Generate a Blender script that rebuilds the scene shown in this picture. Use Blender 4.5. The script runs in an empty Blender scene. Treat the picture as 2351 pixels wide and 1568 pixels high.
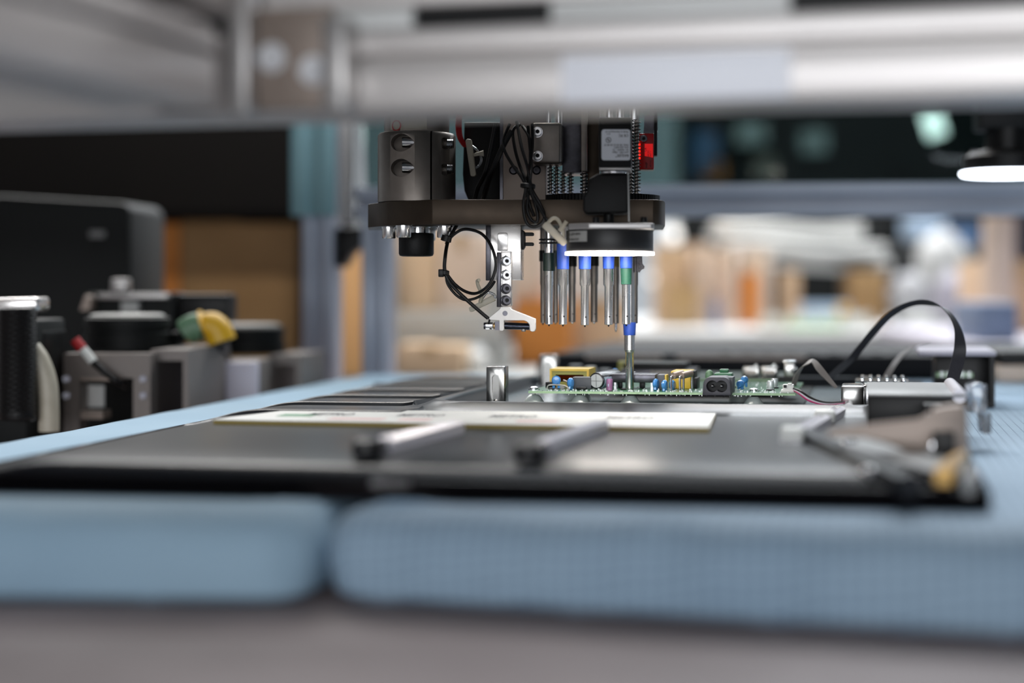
import bpy, bmesh, math, random
from mathutils import Vector, Matrix, noise
random.seed(7)
S = bpy.context.scene
COL = S.collection
PI = math.pi
V = Vector
# ------------------------------------------------------------------ camera model
FPX, CX, HZ, TH, ZC = 3600.0, 1500.0, 660.0, math.radians(7.9), 0.936
CT, ST = math.cos(TH), math.sin(TH)
R = V((CT, ST, 0)); F = V((-ST, CT, 0)); UP = V((0, 0, 1)); CAMP = V((0, 0, ZC))
CAM = Matrix(((R.x, F.x, 0, 0), (R.y, F.y, 0, 0), (0, 0, 1, ZC), (0, 0, 0, 1)))   # view-aligned building frame
ID = Matrix.Identity(4)
def c(px, py, d):                 # photograph pixel + distance -> point in the CAM frame
    return V(((px - CX) / FPX * d, d, (HZ - py) / FPX * d))
def P(px, py, d):                 # the same in world space
    return CAM @ c(px, py, d)
def dy(px, wy):                   # distance along the view axis of the plane y = wy
    return wy / (CT + ST * (px - CX) / FPX)
def wp(px, py, wy):               # pixel on the plane y = wy
    return P(px, py, dy(px, wy))
def gp(px, py, z):                # pixel on the plane z
    return P(px, py, FPX * (ZC - z) / (py - HZ))
# ------------------------------------------------------------------ materials
def lin(v):
    v /= 255.0
    return v / 12.92 if v <= 0.04045 else ((v + 0.055) / 1.055) ** 2.4
def rgb(h):
    return (lin(int(h[0:2], 16)), lin(int(h[2:4], 16)), lin(int(h[4:6], 16)), 1)
MATS = {}
def mat(name, hexc, rough=0.5, metal=0.0, hex2=None, nscale=40, namt=0.5, bump=0.0, bscale=200, rvar=0.0, emit=0.0, ehex=None,
        trans=0.0, coat=0.0, stretch=None, alpha=1.0, spec=None, ior=None):
    m = bpy.data.materials.new(name); m.use_nodes = True
    nt = m.node_tree; b = nt.nodes['Principled BSDF']
    b.inputs['Base Color'].default_value = rgb(hexc)
    b.inputs['Roughness'].default_value = rough; b.inputs['Metallic'].default_value = metal
    b.inputs['Transmission Weight'].default_value = trans; b.inputs['Coat Weight'].default_value = coat
    if alpha < 1: b.inputs['Alpha'].default_value = alpha
    if spec is not None: b.inputs['Specular IOR Level'].default_value = spec
    if ior: b.inputs['IOR'].default_value = ior
    tc = nt.nodes.new('ShaderNodeTexCoord'); src = tc.outputs['Object']
    if stretch:
        mp = nt.nodes.new('ShaderNodeMapping'); mp.inputs['Scale'].default_value = stretch
        nt.links.new(src, mp.inputs['Vector']); src = mp.outputs['Vector']
    if hex2 or rvar:
        n = nt.nodes.new('ShaderNodeTexNoise'); n.inputs['Scale'].default_value = nscale; n.inputs['Detail'].default_value = 5
        nt.links.new(src, n.inputs['Vector'])
        if hex2:
            r = nt.nodes.new('ShaderNodeValToRGB')
            r.color_ramp.elements[0].position = 0.5 - 0.5 * (1 - namt) * 0.6; r.color_ramp.elements[1].position = 0.5 + 0.5 * (1 - namt) * 0.6 + .02
            r.color_ramp.elements[0].color = rgb(hexc); r.color_ramp.elements[1].color = rgb(hex2)
            nt.links.new(n.outputs['Fac'], r.inputs['Fac']); nt.links.new(r.outputs['Color'], b.inputs['Base Color'])
        if rvar:
            mr = nt.nodes.new('ShaderNodeMapRange'); mr.inputs['To Min'].default_value = max(0.02, rough - rvar); mr.inputs['To Max'].default_value = rough + rvar
            nt.links.new(n.outputs['Fac'], mr.inputs['Value']); nt.links.new(mr.outputs['Result'], b.inputs['Roughness'])
    if bump:
        n2 = nt.nodes.new('ShaderNodeTexNoise'); n2.inputs['Scale'].default_value = bscale; n2.inputs['Detail'].default_value = 3
        nt.links.new(src, n2.inputs['Vector'])
        bp = nt.nodes.new('ShaderNodeBump'); bp.inputs['Strength'].default_value = bump; bp.inputs['Distance'].default_value = 0.001
        nt.links.new(n2.outputs['Fac'], bp.inputs['Height']); nt.links.new(bp.outputs['Normal'], b.inputs['Normal'])
    if emit:
        b.inputs['Emission Color'].default_value = rgb(ehex or hexc); b.inputs['Emission Strength'].default_value = emit
    MATS[name] = m
    return m
alu = mat('anodised aluminium', 'b9b6b4', .38, .75, 'a9a6a5', 30, .2, rvar=.06)
alub = mat('matt beam aluminium', 'd6d1ce', .4, .5, 'c8c3c1', 6, .2, rvar=.05)
alud = mat('rear frame aluminium', 'adb3c0', .4, .35, '9fa6b4', 5, .2)
alug = mat('blue green tinted post', '86adb4', .4, .3, '769ba2', 5, .2)
steel = mat('machined steel', 'e2dfdc', .27, 1, 'dad6d3', 60, .1, rvar=.06)
steelb = mat('bright steel', 'dcdcde', .18, 1, 'cccdd0', 200, .2, rvar=.04)
steeld = mat('dark steel', '55545a', .3, .9, '444347', 200, .2)
steelg = mat('greasy grey steel', '8f8882', .38, .85, '766e67', 60, .15, rvar=.08)
brownst = mat('oil browned steel', '42362a', .42, .6, '30261c', 45, .1, rvar=.06)
blk = mat('black plastic', '060607', .42, 0, '0a090a', 300, .2, spec=.25)
blkg = mat('black gloss plastic', '07070a', .45, 0)
blkr = mat('black rubber', '040405', .5, 0, bump=.12, bscale=600, spec=.25)
cabm = mat('black cable sheath', '080708', .45, 0, '0a090a', 200, .3, bump=.1, bscale=900, spec=.3)
tvm = mat('satin black tv cover', '090d13', .3, 0, '0b1018', 500, .2, bump=.018, bscale=1500, spec=.3)
tv2m = mat('dull black tv cover', '0a0b0e', .5, 0, '0c0d11', 500, .2, spec=.1)
tvg = mat('gloss black bezel', '060507', .09, 0)
chm = mat('chassis sheet metal', '9aa1a6', .25, .9, '7f878c', 14, .2)
zinc = mat('zinc plated bracket', '9d9c99', .2, 1, '8c8b89', 60, .3, rvar=.04)
dome = mat('galvanised standoff', 'e6eeea', .38, .35, 'dae3df', 100, .3)
pcbg = mat('green solder mask', '255a3b', .3, 0, '2f6a47', 120, .4)
pcbe = mat('fibreglass board edge', 'a9c9a2', .5, 0, '97ba91', 200, .4)
solder = mat('solder and chip leads', 'b9bdb9', .25, .9, '5c625e', 900, .5)
yel = mat('yellow transformer tape', 'd6b63f', .42, 0, 'c9a836', 80, .3)
yeld = mat('olive core edge', '8d8a3a', .45, 0)
copper = mat('copper winding', 'b06a35', .3, .9, '7d431d', 700, .2, stretch=(30, 1, 1))
bluec = mat('blue epoxy coating', '3f7fc0', .22, 0, '4a8aca', 60, .4, coat=.4)
greyc = mat('dark grey capacitor case', '45484e', .5, 0, '3d4046', 300, .3)
capw = mat('brushed capacitor end', 'cfd3d6', .35, .35)
capb = mat('black capacitor sleeve', '1a1c22', .25, 0)
capg = mat('pale capacitor stripe', '9fb2c6', .35, 0)
purp = mat('purple capacitor sleeve', '8a5f86', .35, 0)
whitep = mat('white plastic', 'd9dad6', .45, 0)
cream = mat('cream nylon', 'c6bfae', .45, 0, 'b3ab99', 60, .3, trans=.15)
clearp = mat('clear plastic', 'e6e9ee', .08, 0, trans=.85, ior=1.45)
blues = mat('blue heat shrink', '2b4fb5', .4, 0, '3c60c4', 120, .3)
greens = mat('green tape', '1f4a3a', .45, 0, '275947', 150, .3)
dgreens = mat('dark green tape', '10251e', .4, 0, '15302a', 150, .3)
yells = mat('mustard tape', '7d6a17', .5, 0, '5c4d12', 150, .3)
greys = mat('dusty grey tape', '77757a', .8, 0, '55545a', 260, .2, bump=.3, bscale=700)
cloth = mat('blue cover cloth', '8ba6ba', .85, 0, '96b0c2', 9, .3, bump=.25, bscale=120)
wood = mat('worn brown table top', '847676', .6, 0, '706362', 9, .1, rvar=.1)
ringe = mat('ring light diffuser', 'ffffff', .4, emit=30, ehex='fff6ec')
ringe2 = mat('far ring light diffuser', 'ffffff', .4, emit=9, ehex='eaf3ff')
redm = mat('red lit sensor case', '6e0508', .25, 0, trans=.0, emit=.03, ehex='ff1010')
redl = mat('red sensor lamp', 'ff2010', .3, 0, emit=3.2, ehex='ff1608')
redm2 = mat('red strap', 'b0141a', .5, 0)
labw = mat('white label', 'f6f8ff', .5, 0)
labg = mat('grey label', '9a9996', .45, 0)
ink = mat('label ink', '1c1517', .6, 0)
inkl = mat('black ink', '15090a', .6, 0)
silv = mat('silver ink', '5c5e61', .4, .3)
paper = mat('label paper', 'd8d9d6', .6, 0, 'cfd0cc', 50, .3)
paperb = mat('yellow paper backing', '8f7d3e', .6, 0)
pinki = mat('faint pink ink', 'd3b2b0', .6, 0); greeni = mat('green ink', '5b8f6e', .6, 0)
armm = mat('grey ribbed plastic', 'd6d4dc', .3, .2, 'cac8d0', 20, .3)
ribm = mat('dark grey ribbon cable', '2a2a2f', .45, 0, '343339', 900, .3, stretch=(1, 1, 1))
ribg = mat('grey ribbon cable', '76716e', .5, 0)
magw = mat('magenta wire', 'c0286e', .4, 0); ww = mat('white wire', 'c9c6cf', .4, 0)
taupe = mat('taupe sheet metal', '9a8c82', .45, .35, '8b7d74', 12, .3)
greyp = mat('grey sheet', '737474', .4, .4)
brass = mat('brass strip', 'c09a5e', .3, .8)
# room
flm = mat('concrete floor', '7d7d7b', .7, 0, '6d6d6b', 3, .2)
wallm = mat('painted wall', 'b0b4b8', .85, 0, 'a6aaae', 2, .3)
ceilm = mat('dark ceiling', '3d4244', .9, 0)
card = mat('brown cardboard', 'cdb092', .8, 0, 'c2a384', 8, .3)
cardl = mat('pale cardboard', 'dcc2a4', .8, 0, 'd3b797', 8, .3)
cardo = mat('orange cardboard', 'c07b35', .75, 0, 'b36f2c', 8, .3)
cardd = mat('dull brown cardboard', '9a7a52', .8, 0, '8b6c46', 8, .3)
tapem = mat('packing tape', 'a98a5f', .3, 0)
oran = mat('orange plastic', 'c47000', .45, 0)
ply = mat('orange plywood', 'f5c48a', .6, 0, 'efba7c', 5, .3, stretch=(1, 1, .15))
darkw = mat('dark brown board', '0a0705', .7, 0, '070504', 6, .3, spec=.15)
feedm = mat('beige painted casting', '756d68', .5, .2, '6a625e', 14, .3)
dgrey = mat('dark green grey enamel', '0f1212', .6, 0, '0c0f0f', 10, .3, spec=.25)
benchg = mat('light grey bench', 'b4b5b3', .5, 0, '9c9e9d', 4, .3)
benchw = mat('white bench top', 'cfd0d0', .5, 0)
whitem = mat('white enamel', 'd4d5d3', .4, 0)
lilac = mat('pale lilac plastic', 'bdb9c6', .5, 0)
bluep = mat('blue plastic', '4f6c92', .5, 0); bluel = mat('pale blue plastic', 'a9bdd3', .5, 0)
yelb = mat('yellow plastic', 'c99b14', .45, 0); grnb = mat('green plastic', '5d7d62', .45, 0)
peach = mat('peach carton', 'd9c5b4', .7, 0, 'd0bba9', 10, .3)
glowm = mat('highlight glow', 'ffffff', .4, emit=1.7, ehex='fff4e6')
# tinted acrylic: part clear, part mirror-like
acr = bpy.data.materials.new('green tinted acrylic'); acr.use_nodes = True
nt = acr.node_tree; nt.nodes.clear()
o_ = nt.nodes.new('ShaderNodeOutputMaterial'); mx = nt.nodes.new('ShaderNodeMixShader'); tr = nt.nodes.new('ShaderNodeBsdfTransparent'); gl = nt.nodes.new('ShaderNodeBsdfGlossy')
fr = nt.nodes.new('ShaderNodeFresnel'); fr.inputs['IOR'].default_value = 1.35
tr.inputs['Color'].default_value = (.34, .43, .43, 1); gl.inputs['Roughness'].default_value = .05
nt.links.new(fr.outputs[0], mx.inputs[0]); nt.links.new(tr.outputs[0], mx.inputs[1]); nt.links.new(gl.outputs[0], mx.inputs[2]); nt.links.new(mx.outputs[0], o_.inputs[0])
# cloth with a fine woven grid (right-hand pad)
clothg = mat('blue grid cloth', '8ba3b8', .8, 0, '96adc0', 9, .3, bump=.2, bscale=120)
nt = clothg.node_tree; b = nt.nodes['Principled BSDF']
tc = nt.nodes.new('ShaderNodeTexCoord'); bk = nt.nodes.new('ShaderNodeTexBrick'); bk.offset = 0; bk.inputs['Scale'].default_value = 1
bk.inputs['Brick Width'].default_value = .0062; bk.inputs['Row Height'].default_value = .0062; bk.inputs['Mortar Size'].default_value = .00035; bk.inputs['Mortar Smooth'].default_value = .2
mxc = nt.nodes.new('ShaderNodeMix'); mxc.data_type = 'RGBA'
old = b.inputs['Base Color'].links[0].from_socket
sx_ = nt.nodes.new('ShaderNodeSeparateXYZ'); ad_ = nt.nodes.new('ShaderNodeMath'); cx2 = nt.nodes.new('ShaderNodeCombineXYZ')
nt.links.new(tc.outputs['Object'], sx_.inputs[0]); nt.links.new(sx_.outputs[1], ad_.inputs[0]); nt.links.new(sx_.outputs[2], ad_.inputs[1])
nt.links.new(sx_.outputs[0], cx2.inputs[0]); nt.links.new(ad_.outputs[0], cx2.inputs[1]); nt.links.new(cx2.outputs[0], bk.inputs['Vector']); nt.links.new(bk.outputs['Fac'], mxc.inputs[0])
nt.links.new(old, mxc.inputs[6]); mxc.inputs[7].default_value = rgb('647a90'); nt.links.new(mxc.outputs[2], b.inputs['Base Color'])
# ------------------------------------------------------------------ mesh builder
WM = {}
def crom(pts, n=6):
    pts = [V(p) for p in pts]; out = []
    for i in range(len(pts) - 1):
        p0 = pts[max(i - 1, 0)]; p1 = pts[i]; p2 = pts[i + 1]; p3 = pts[min(i + 2, len(pts) - 1)]
        for k in range(n):
            t = k / n
            out.append(.5 * ((2 * p1) + (p2 - p0) * t + (2 * p0 - 5 * p1 + 4 * p2 - p3) * t * t + (3 * p1 - p0 - 3 * p2 + p3) * t ** 3))
    out.append(pts[-1]); return out
class MB:
    def __init__(s, M=ID):
        s.bm = bmesh.new(); s.M = M
    def v(s, p): return s.bm.verts.new(s.M @ V(p))
    def f(s, vs):
        try: return s.bm.faces.new(vs)
        except ValueError: return None
    def box(s, x0, x1, y0, y1, z0, z1):
        a = [s.v((x, y, z)) for z in (z0, z1) for x, y in ((x0, y0), (x1, y0), (x1, y1), (x0, y1))]
        for q in ((3, 2, 1, 0), (4, 5, 6, 7), (0, 1, 5, 4), (1, 2, 6, 5), (2, 3, 7, 6), (3, 0, 4, 7)): s.f([a[i] for i in q])
        return s
    def pbox(s, px0, px1, py0, py1, d, depth):      # face towards the camera spans the pixels at distance d
        a, b = c(px0, py1, d), c(px1, py0, d)
        return s.box(a.x, b.x, d, d + depth, a.z, b.z)
    def ring(s, ctr, ax, ay, r, seg, ph=0):
        return [s.v(ctr + ax * (r * math.cos(2 * PI * i / seg + ph)) + ay * (r * math.sin(2 * PI * i / seg + ph))) for i in range(seg)]
    def loft(s, rings, cap0=True, cap1=True, closed=True):
        for a, b in zip(rings, rings[1:]):
            n = len(a)
            for i in range(n if closed else n - 1): s.f([a[i], a[(i + 1) % n], b[(i + 1) % n], b[i]])
        if cap0: s.f(list(reversed(rings[0])))
        if cap1: s.f(rings[-1])
        return s
    @staticmethod
    def basis(d):
        d = d.normalized(); t = V((0, 0, 1)) if abs(d.z) < .9 else V((1, 0, 0))
        ax = d.cross(t).normalized(); ay = d.cross(ax).normalized()
        return (ay, ax) if False else (ax, ay)
    def cyl(s, p, q, r, r2=None, seg=24, ph=0):
        p, q = V(p), V(q); ax, ay = MB.basis(q - p); r2 = r if r2 is None else r2
        return s.loft([s.ring(p, ax, -ay, r, seg, ph), s.ring(q, ax, -ay, r2, seg, ph)])
    def lathe(s, o, prof, seg=32, axis=(0, 0, 1), cap=True):
        o = V(o); d = V(axis).normalized(); ax, ay = MB.basis(d)
        return s.loft([s.ring(o + d * z, ax, -ay, max(r, 1e-5), seg) for r, z in prof], cap, cap)
    def prism(s, pts, y0, y1):                        # outline in x,z extruded along y
        a = [s.v((x, y0, z)) for x, z in pts]; b = [s.v((x, y1, z)) for x, z in pts]
        return s.loft([a, b])
    def prismz(s, pts, z0, z1):
        a = [s.v((x, y, z0)) for x, y in pts]; b = [s.v((x, y, z1)) for x, y in pts]
        return s.loft([a, b])
    def pprism(s, pxs, d, depth):                     # pixel outline at distance d
        q = [c(a, b, d) for a, b in pxs]
        return s.prism([(p.x, p.z) for p in q], d, d + depth)
    def tube(s, pts, r, seg=10, n=6, smooth=True):
        pts = crom(pts, n) if smooth else [V(p) for p in pts]
        rings = []; ax = None
        for i, p in enumerate(pts):
            t = (pts[min(i + 1, len(pts) - 1)] - pts[max(i - 1, 0)]).normalized()
            if ax is None: ax, _ = MB.basis(t)
            ax = (ax - t * ax.dot(t)).normalized(); ay = t.cross(ax)
            rr = r[min(i, len(r) - 1)] if isinstance(r, (list, tuple)) else r
            rings.append(s.ring(p, ax, ay, rr, seg))
        return s.loft(rings)
    def strip(s, pts, wv, th, n=6):                   # flat band; wv = width vector(s), th = thickness
        P_ = crom(pts, n); Wv = crom(wv, n) if isinstance(wv, list) else [V(wv)] * len(P_)
        rings = []
        for i, p in enumerate(P_):
            t = (P_[min(i + 1, len(P_) - 1)] - P_[max(i - 1, 0)]).normalized(); w = Wv[i] * .5
            nn = t.cross(w).normalized() * (th * .5)
            rings.append([s.v(p + w + nn), s.v(p - w + nn), s.v(p - w - nn), s.v(p + w - nn)])
        return s.loft(rings)
    def sphere(s, o, r, seg=20, sz=1.0):
        return s.lathe(o, [(r * math.sin(PI * i / 12), -r * sz * math.cos(PI * i / 12)) for i in range(13)], seg)
    def bevel(s, w, seg=2, ang=32):
        s.bm.normal_update()
        bmesh.ops.recalc_face_normals(s.bm, faces=s.bm.faces)
        e = [e for e in s.bm.edges if len(e.link_faces) == 2 and e.calc_face_angle(0) > math.radians(ang)]
        bmesh.ops.bevel(s.bm, geom=e, offset=w, segments=seg, affect='EDGES', profile=.5, clamp_overlap=True)
        return s
    def mesh(s, name, sharp=35):
        bm = s.bm
        bmesh.ops.recalc_face_normals(bm, faces=bm.faces); bm.normal_update()
        for f in bm.faces: f.smooth = True
        for e in bm.edges: e.smooth = not (len(e.link_faces) == 2 and e.calc_face_angle(0) > math.radians(sharp))
        me = bpy.data.meshes.new(name); bm.to_mesh(me); bm.free(); return me
    def build(s, name, m, parent=None, loc=None, sharp=35):
        return link(name, s.mesh(name, sharp), m, parent, loc)
def link(name, me, m, parent=None, loc=None):
    o = bpy.data.objects.new(name, me); COL.objects.link(o)
    for x in (m if isinstance(m, (list, tuple)) else [m]): me.materials.append(x)
    if parent is not None:
        W = WM[parent.name]; me.transform(W.inverted()); o.parent = parent; WM[o.name] = W
    else:
        if loc is None:
            xs = [v.co for v in me.vertices]
            loc = V(((min(v.x for v in xs) + max(v.x for v in xs)) / 2, (min(v.y for v in xs) + max(v.y for v in xs)) / 2, min(v.z for v in xs)))
        me.transform(Matrix.Translation(-V(loc))); o.location = loc; WM[o.name] = Matrix.Translation(V(loc))
    return o
def tag(o, label=None, cat=None, group=None, kind=None):
    if label: o['label'] = label
    if cat: o['category'] = cat
    if group: o['group'] = group
    if kind: o['kind'] = kind
    return o
def thing(name, label, cat, loc, group=None, kind=None):
    o = bpy.data.objects.new(name, None); COL.objects.link(o); o.location = loc; o.empty_display_size = .05
    WM[o.name] = Matrix.Translation(V(loc)); return tag(o, label, cat, group, kind)
def text(body, size, org, xd, yd, m, parent, M=CAM, align='LEFT', name='lettering', ext=0.0, boldx=1.0):
    cu = bpy.data.curves.new('t', 'FONT'); cu.body = body; cu.size = size; cu.align_x = align; cu.extrude = ext; cu.resolution_u = 3; cu.offset = size * .012
    t = bpy.data.objects.new('t', cu); COL.objects.link(t)
    dg = bpy.context.evaluated_depsgraph_get(); dg.update()
    me = bpy.data.meshes.new_from_object(t.evaluated_get(dg)); bpy.data.objects.remove(t); bpy.data.curves.remove(cu)
    xd, yd = V(xd), V(yd); zd = xd.cross(yd); org = V(org)
    T = Matrix(((xd.x * boldx, yd.x, zd.x, org.x), (xd.y * boldx, yd.y, zd.y, org.y), (xd.z * boldx, yd.z, zd.z, org.z), (0, 0, 0, 1)))
    me.transform(M @ T); me.materials.clear()
    return link(name, me, m, parent)
def cut(me, cutters):             # boolean difference on a mesh; cutters are MB
    a = bpy.data.objects.new('a', me); COL.objects.link(a); tmp = []
    for k in cutters:
        cm = k.mesh('k'); b = bpy.data.objects.new('k', cm); COL.objects.link(b); tmp.append(b)
        md = a.modifiers.new('b', 'BOOLEAN'); md.operation = 'DIFFERENCE'; md.object = b; md.solver = 'EXACT'
    dg = bpy.context.evaluated_depsgraph_get(); dg.update()
    out = bpy.data.meshes.new_from_object(a.evaluated_get(dg))
    for b in tmp: m_ = b.data; bpy.data.objects.remove(b); bpy.data.meshes.remove(m_)
    bpy.data.objects.remove(a); bpy.data.meshes.remove(me)
    bm = bmesh.new(); bm.from_mesh(out)
    for f in bm.faces: f.smooth = True
    for e in bm.edges: e.smooth = not (len(e.link_faces) == 2 and e.calc_face_angle(0) > math.radians(35))
    bm.to_mesh(out); bm.free(); out.materials.clear()
    return out
def struct(name, mb, m):
    o = mb.build(name, m); o['kind'] = 'structure'; return o
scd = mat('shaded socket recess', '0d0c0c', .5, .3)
def screw_mb(mb, ctr, ax, r, h, hexr=None):           # socket head screw: knurled cylinder with a hexagon recess
    ctr, ax = V(ctr), V(ax).normalized(); e1, e2 = MB.basis(ax); hexr = hexr or r * .5
    seg = 24
    a = mb.ring(ctr, e1, -e2, r, seg); b = mb.ring(ctr + ax * (h * .9), e1, -e2, r, seg); d = mb.ring(ctr + ax * h, e1, -e2, r * .92, seg)
    def hexring(off, rr):
        vs = []
        for i in range(seg):
            t = 2 * PI * i / seg; k = (t + PI / 6) % (PI / 3) - PI / 6
            vs.append(mb.v(ctr + ax * off + e1 * (rr * math.cos(PI / 6) / math.cos(k) * math.cos(t)) - e2 * (rr * math.cos(PI / 6) / math.cos(k) * math.sin(t))))
        return vs
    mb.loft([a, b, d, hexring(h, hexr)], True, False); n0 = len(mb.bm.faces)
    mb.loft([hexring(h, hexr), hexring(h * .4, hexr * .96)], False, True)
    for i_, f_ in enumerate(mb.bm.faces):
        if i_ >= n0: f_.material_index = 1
    return mb
# ================================================================== SETTING
struct('floor', MB().box(-7, 7, -3, 10, -.1, 0), flm)
struct('ceiling', MB().box(-7, 7, -3, 10, 4.2, 4.3), ceilm)
struct('wall_back', MB().box(-7, 7, 10, 10.1, 0, 4.2), wallm)
struct('wall_left', MB().box(-7.1, -7, -3, 10, 0, 4.2), wallm)
struct('wall_right', MB().box(7, 7.1, -3, 10, 0, 4.2), wallm)
# ================================================================== WORK TABLE AND CLOTH PADS
TT = .80
t = thing('work_table', 'worn brown work table under the two blue cloth pads', 'table', (0, 1.1, 0))
MB().box(-1.4, 1.4, .2, 2.25, TT - .04, TT).bevel(.004).build('table_top', wood, t)
for x in (-1.3, 1.3):
    for y in (.3, 2.15): MB().box(x - .04, x + .04, y - .04, y + .04, 0, TT - .04).build('leg', steeld, t)
MB().box(-1.28, 1.28, .3, .33, TT - .14, TT - .04).build('apron', steeld, t)
def pad(name, outline, m, label, seed):
    # outline: counter-clockwise corner list (x, y, radius); the cloth is pulled over a board and bulges at the rim
    n = len(outline)
    def rim(inset, counts):
        pts = []
        for i, (x, y, r) in enumerate(outline):
            p = V((x, y)); a = V(outline[i - 1][:2]) - p; b = V(outline[(i + 1) % n][:2]) - p; a.normalize(); b.normalize()
            half = a.angle(b) / 2; p = p + (a + b).normalized() * (inset / math.sin(half)); r = max(.002, r - inset); tl = r / math.tan(half)
            p0, p1 = p + a * tl, p + b * tl
            pts.append([(1 - k / 8) ** 2 * p0 + 2 * (k / 8) * (1 - k / 8) * p + (k / 8) ** 2 * p1 for k in range(9)])
        out = []; cn = []
        for i in range(n):
            out += pts[i][:-1]; p, q = pts[i][-1], pts[(i + 1) % n][0]
            k = counts[i] if counts else max(1, int((q - p).length / .006)); cn.append(k)
            for jj in range(k): out.append(p + (q - p) * (jj / k))
        return out, cn
    base, CN = rim(0, None); N = len(base)
    nrm = []
    for i in range(N):
        t_ = base[(i + 1) % N] - base[i - 1]; nrm.append(V((t_.y, -t_.x)).normalized())
    mb = MB(); rings = []
    for inset, z, amp, zamp in ((.006, TT, 0, 0), (.0, TT + .004, .0015, .0), (-.002, TT + .013, .003, .001), (-.002, TT + .022, .003, .001), (.0005, TT + .03, .0025, .0015), (.005, TT + .0355, .001, .0015),
                                (.012, TT + .0378, 0, .0015), (.022, TT + .038, 0, .0030), (.034, TT + .0376, 0, .0020), (.045, TT + .0374, 0, 0)):
        ring = []
        for i, p in enumerate(rim(inset, CN)[0]):
            b_ = base[i]
            w = noise.noise(V((b_.x * 45, b_.y * 45, seed + z * 30))) + .5 * noise.noise(V((b_.x * 110, b_.y * 110, seed)))
            h = noise.noise(V((b_.x * 24, b_.y * 24, seed + 3.3)))
            q = p - nrm[i] * (amp * w)
            za = zamp if q.y < .692 else 0 if -.48 < q.x < .07 else zamp * .3
            ring.append(mb.v((q.x, q.y, z + za * (h if zamp < .0016 else max(0, h * 2.2)))))
        rings.append(ring)
    mb.loft(rings)
    o = mb.build(name, m, None); return tag(o, label, 'cloth pad')
pad('cloth_pad', [(-.547, .615, .004), (-.2415, .642, .022), (-.2375, 1.72, .01), (-.574, 1.72, .01)], cloth, 'narrow blue cloth pad with a rounded corner at the seam, nearest the screw feeders', 1.0)
pad('cloth_pad', [(-.2345, .652, .024), (.75, .532, .01), (.75, 2.12, .01), (-.2325, 2.12, .01)], clothg, 'wide wrinkled blue cloth pad with a woven grid, right of the seam', 5.0)
# ================================================================== TELEVISION LYING FACE DOWN
ZP = .851
tv = thing('television', 'black television lying face down on blue cloth with its back open', 'television', (-.2, 1.05, .838))
RIS = [.995, 1.067, 1.14, 1.21, 1.285, 1.36]
TX0, TX1, TY0, TY1 = -.306, .012, 1.052, 1.395
def sdr(x, y, r=.03):
    qx = abs(x - (TX0 + TX1) / 2) - (TX1 - TX0) / 2 + r; qy = abs(y - (TY0 + TY1) / 2) - (TY1 - TY0) / 2 + r
    return math.hypot(max(qx, 0), max(qy, 0)) + min(max(qx, qy), 0) - r
def sm(t): t = min(1, max(0, t)); return t * t * (3 - 2 * t)
def tvz(x, y):
    z = ZP
    # front roll-off with a groove
    if y < .795: z -= .9 * (.795 - max(y, .740)) ** 2 + max(0, .740 - y) * 1.0
    # left roll-off
    if x < -.40: z -= .0075 * sm((-.40 - x) / .058) ** 1.5
    s = sdr(x, y)
    if y > RIS[0] and x < TX0 and s > .014:
        for i, r0 in enumerate(RIS):
            r1 = RIS[i + 1] if i + 1 < len(RIS) else 1.43
            if r0 <= y < r1:
                fade = sm((x + .455) / .06)
                up = min(1, (y - r0) / .004)
                z += .0040 * (.25 + .75 * fade) * up * (1 - .6 * max(0, (y - r0 - .004)) / (r1 - r0))
    if s < .024: 
        if s > 0: z = z * 1 + .0064 * (1 - s / .024) ** 1.8
        elif s > -.006: z = ZP + .0064
        elif s > -.012: z = ZP + .0064 - .0104 * sm((-.006 - s) / .006)
        else: z = ZP - .004
    return z
def lines(a, b, step, dense):
    L = set()
    n = int(round((b - a) / step))
    for i in range(n + 1): L.add(round(a + (b - a) * i / n, 5))
    for lo, hi, st in dense:
        k = int(round((hi - lo) / st))
        for i in range(k + 1): L.add(round(lo + (hi - lo) * i / k, 5))
    return sorted(L)
xs = lines(-.455, .045, .006, [(-.455, -.40, .003), (TX0 - .026, TX0 + .014, .0013), (TX1 - .014, TX1 + .024, .002)])
ys = lines(.728, 1.43, .006, [(.728, .737, .001), (TY0 - .026, TY0 + .014, .0013)] + [(r - .001, r + .006, .001) for r in RIS])
mb = MB()
g = [[mb.v((x, y, tvz(x, y))) for x in xs] for y in ys]
for j in range(len(ys) - 1):
    for i in range(len(xs) - 1): mb.f([g[j][i], g[j][i + 1], g[j + 1][i + 1], g[j + 1][i]])
# skirt down to the rim so that the shell has real thickness
bd = [g[0][i] for i in range(len(xs))] + [g[j][-1] for j in range(1, len(ys))] + [g[-1][i] for i in range(len(xs) - 2, -1, -1)] + [g[j][0] for j in range(len(ys) - 2, 0, -1)]
low = [mb.bm.verts.new((v.co.x, v.co.y, .8405)) for v in bd]
for i in range(len(bd)):
    k = (i + 1) % len(bd); mb.f([bd[k], bd[i], low[i], low[k]])
mb.f(low)
mb.build('rear_cover', tvm, tv, sharp=50)
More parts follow.
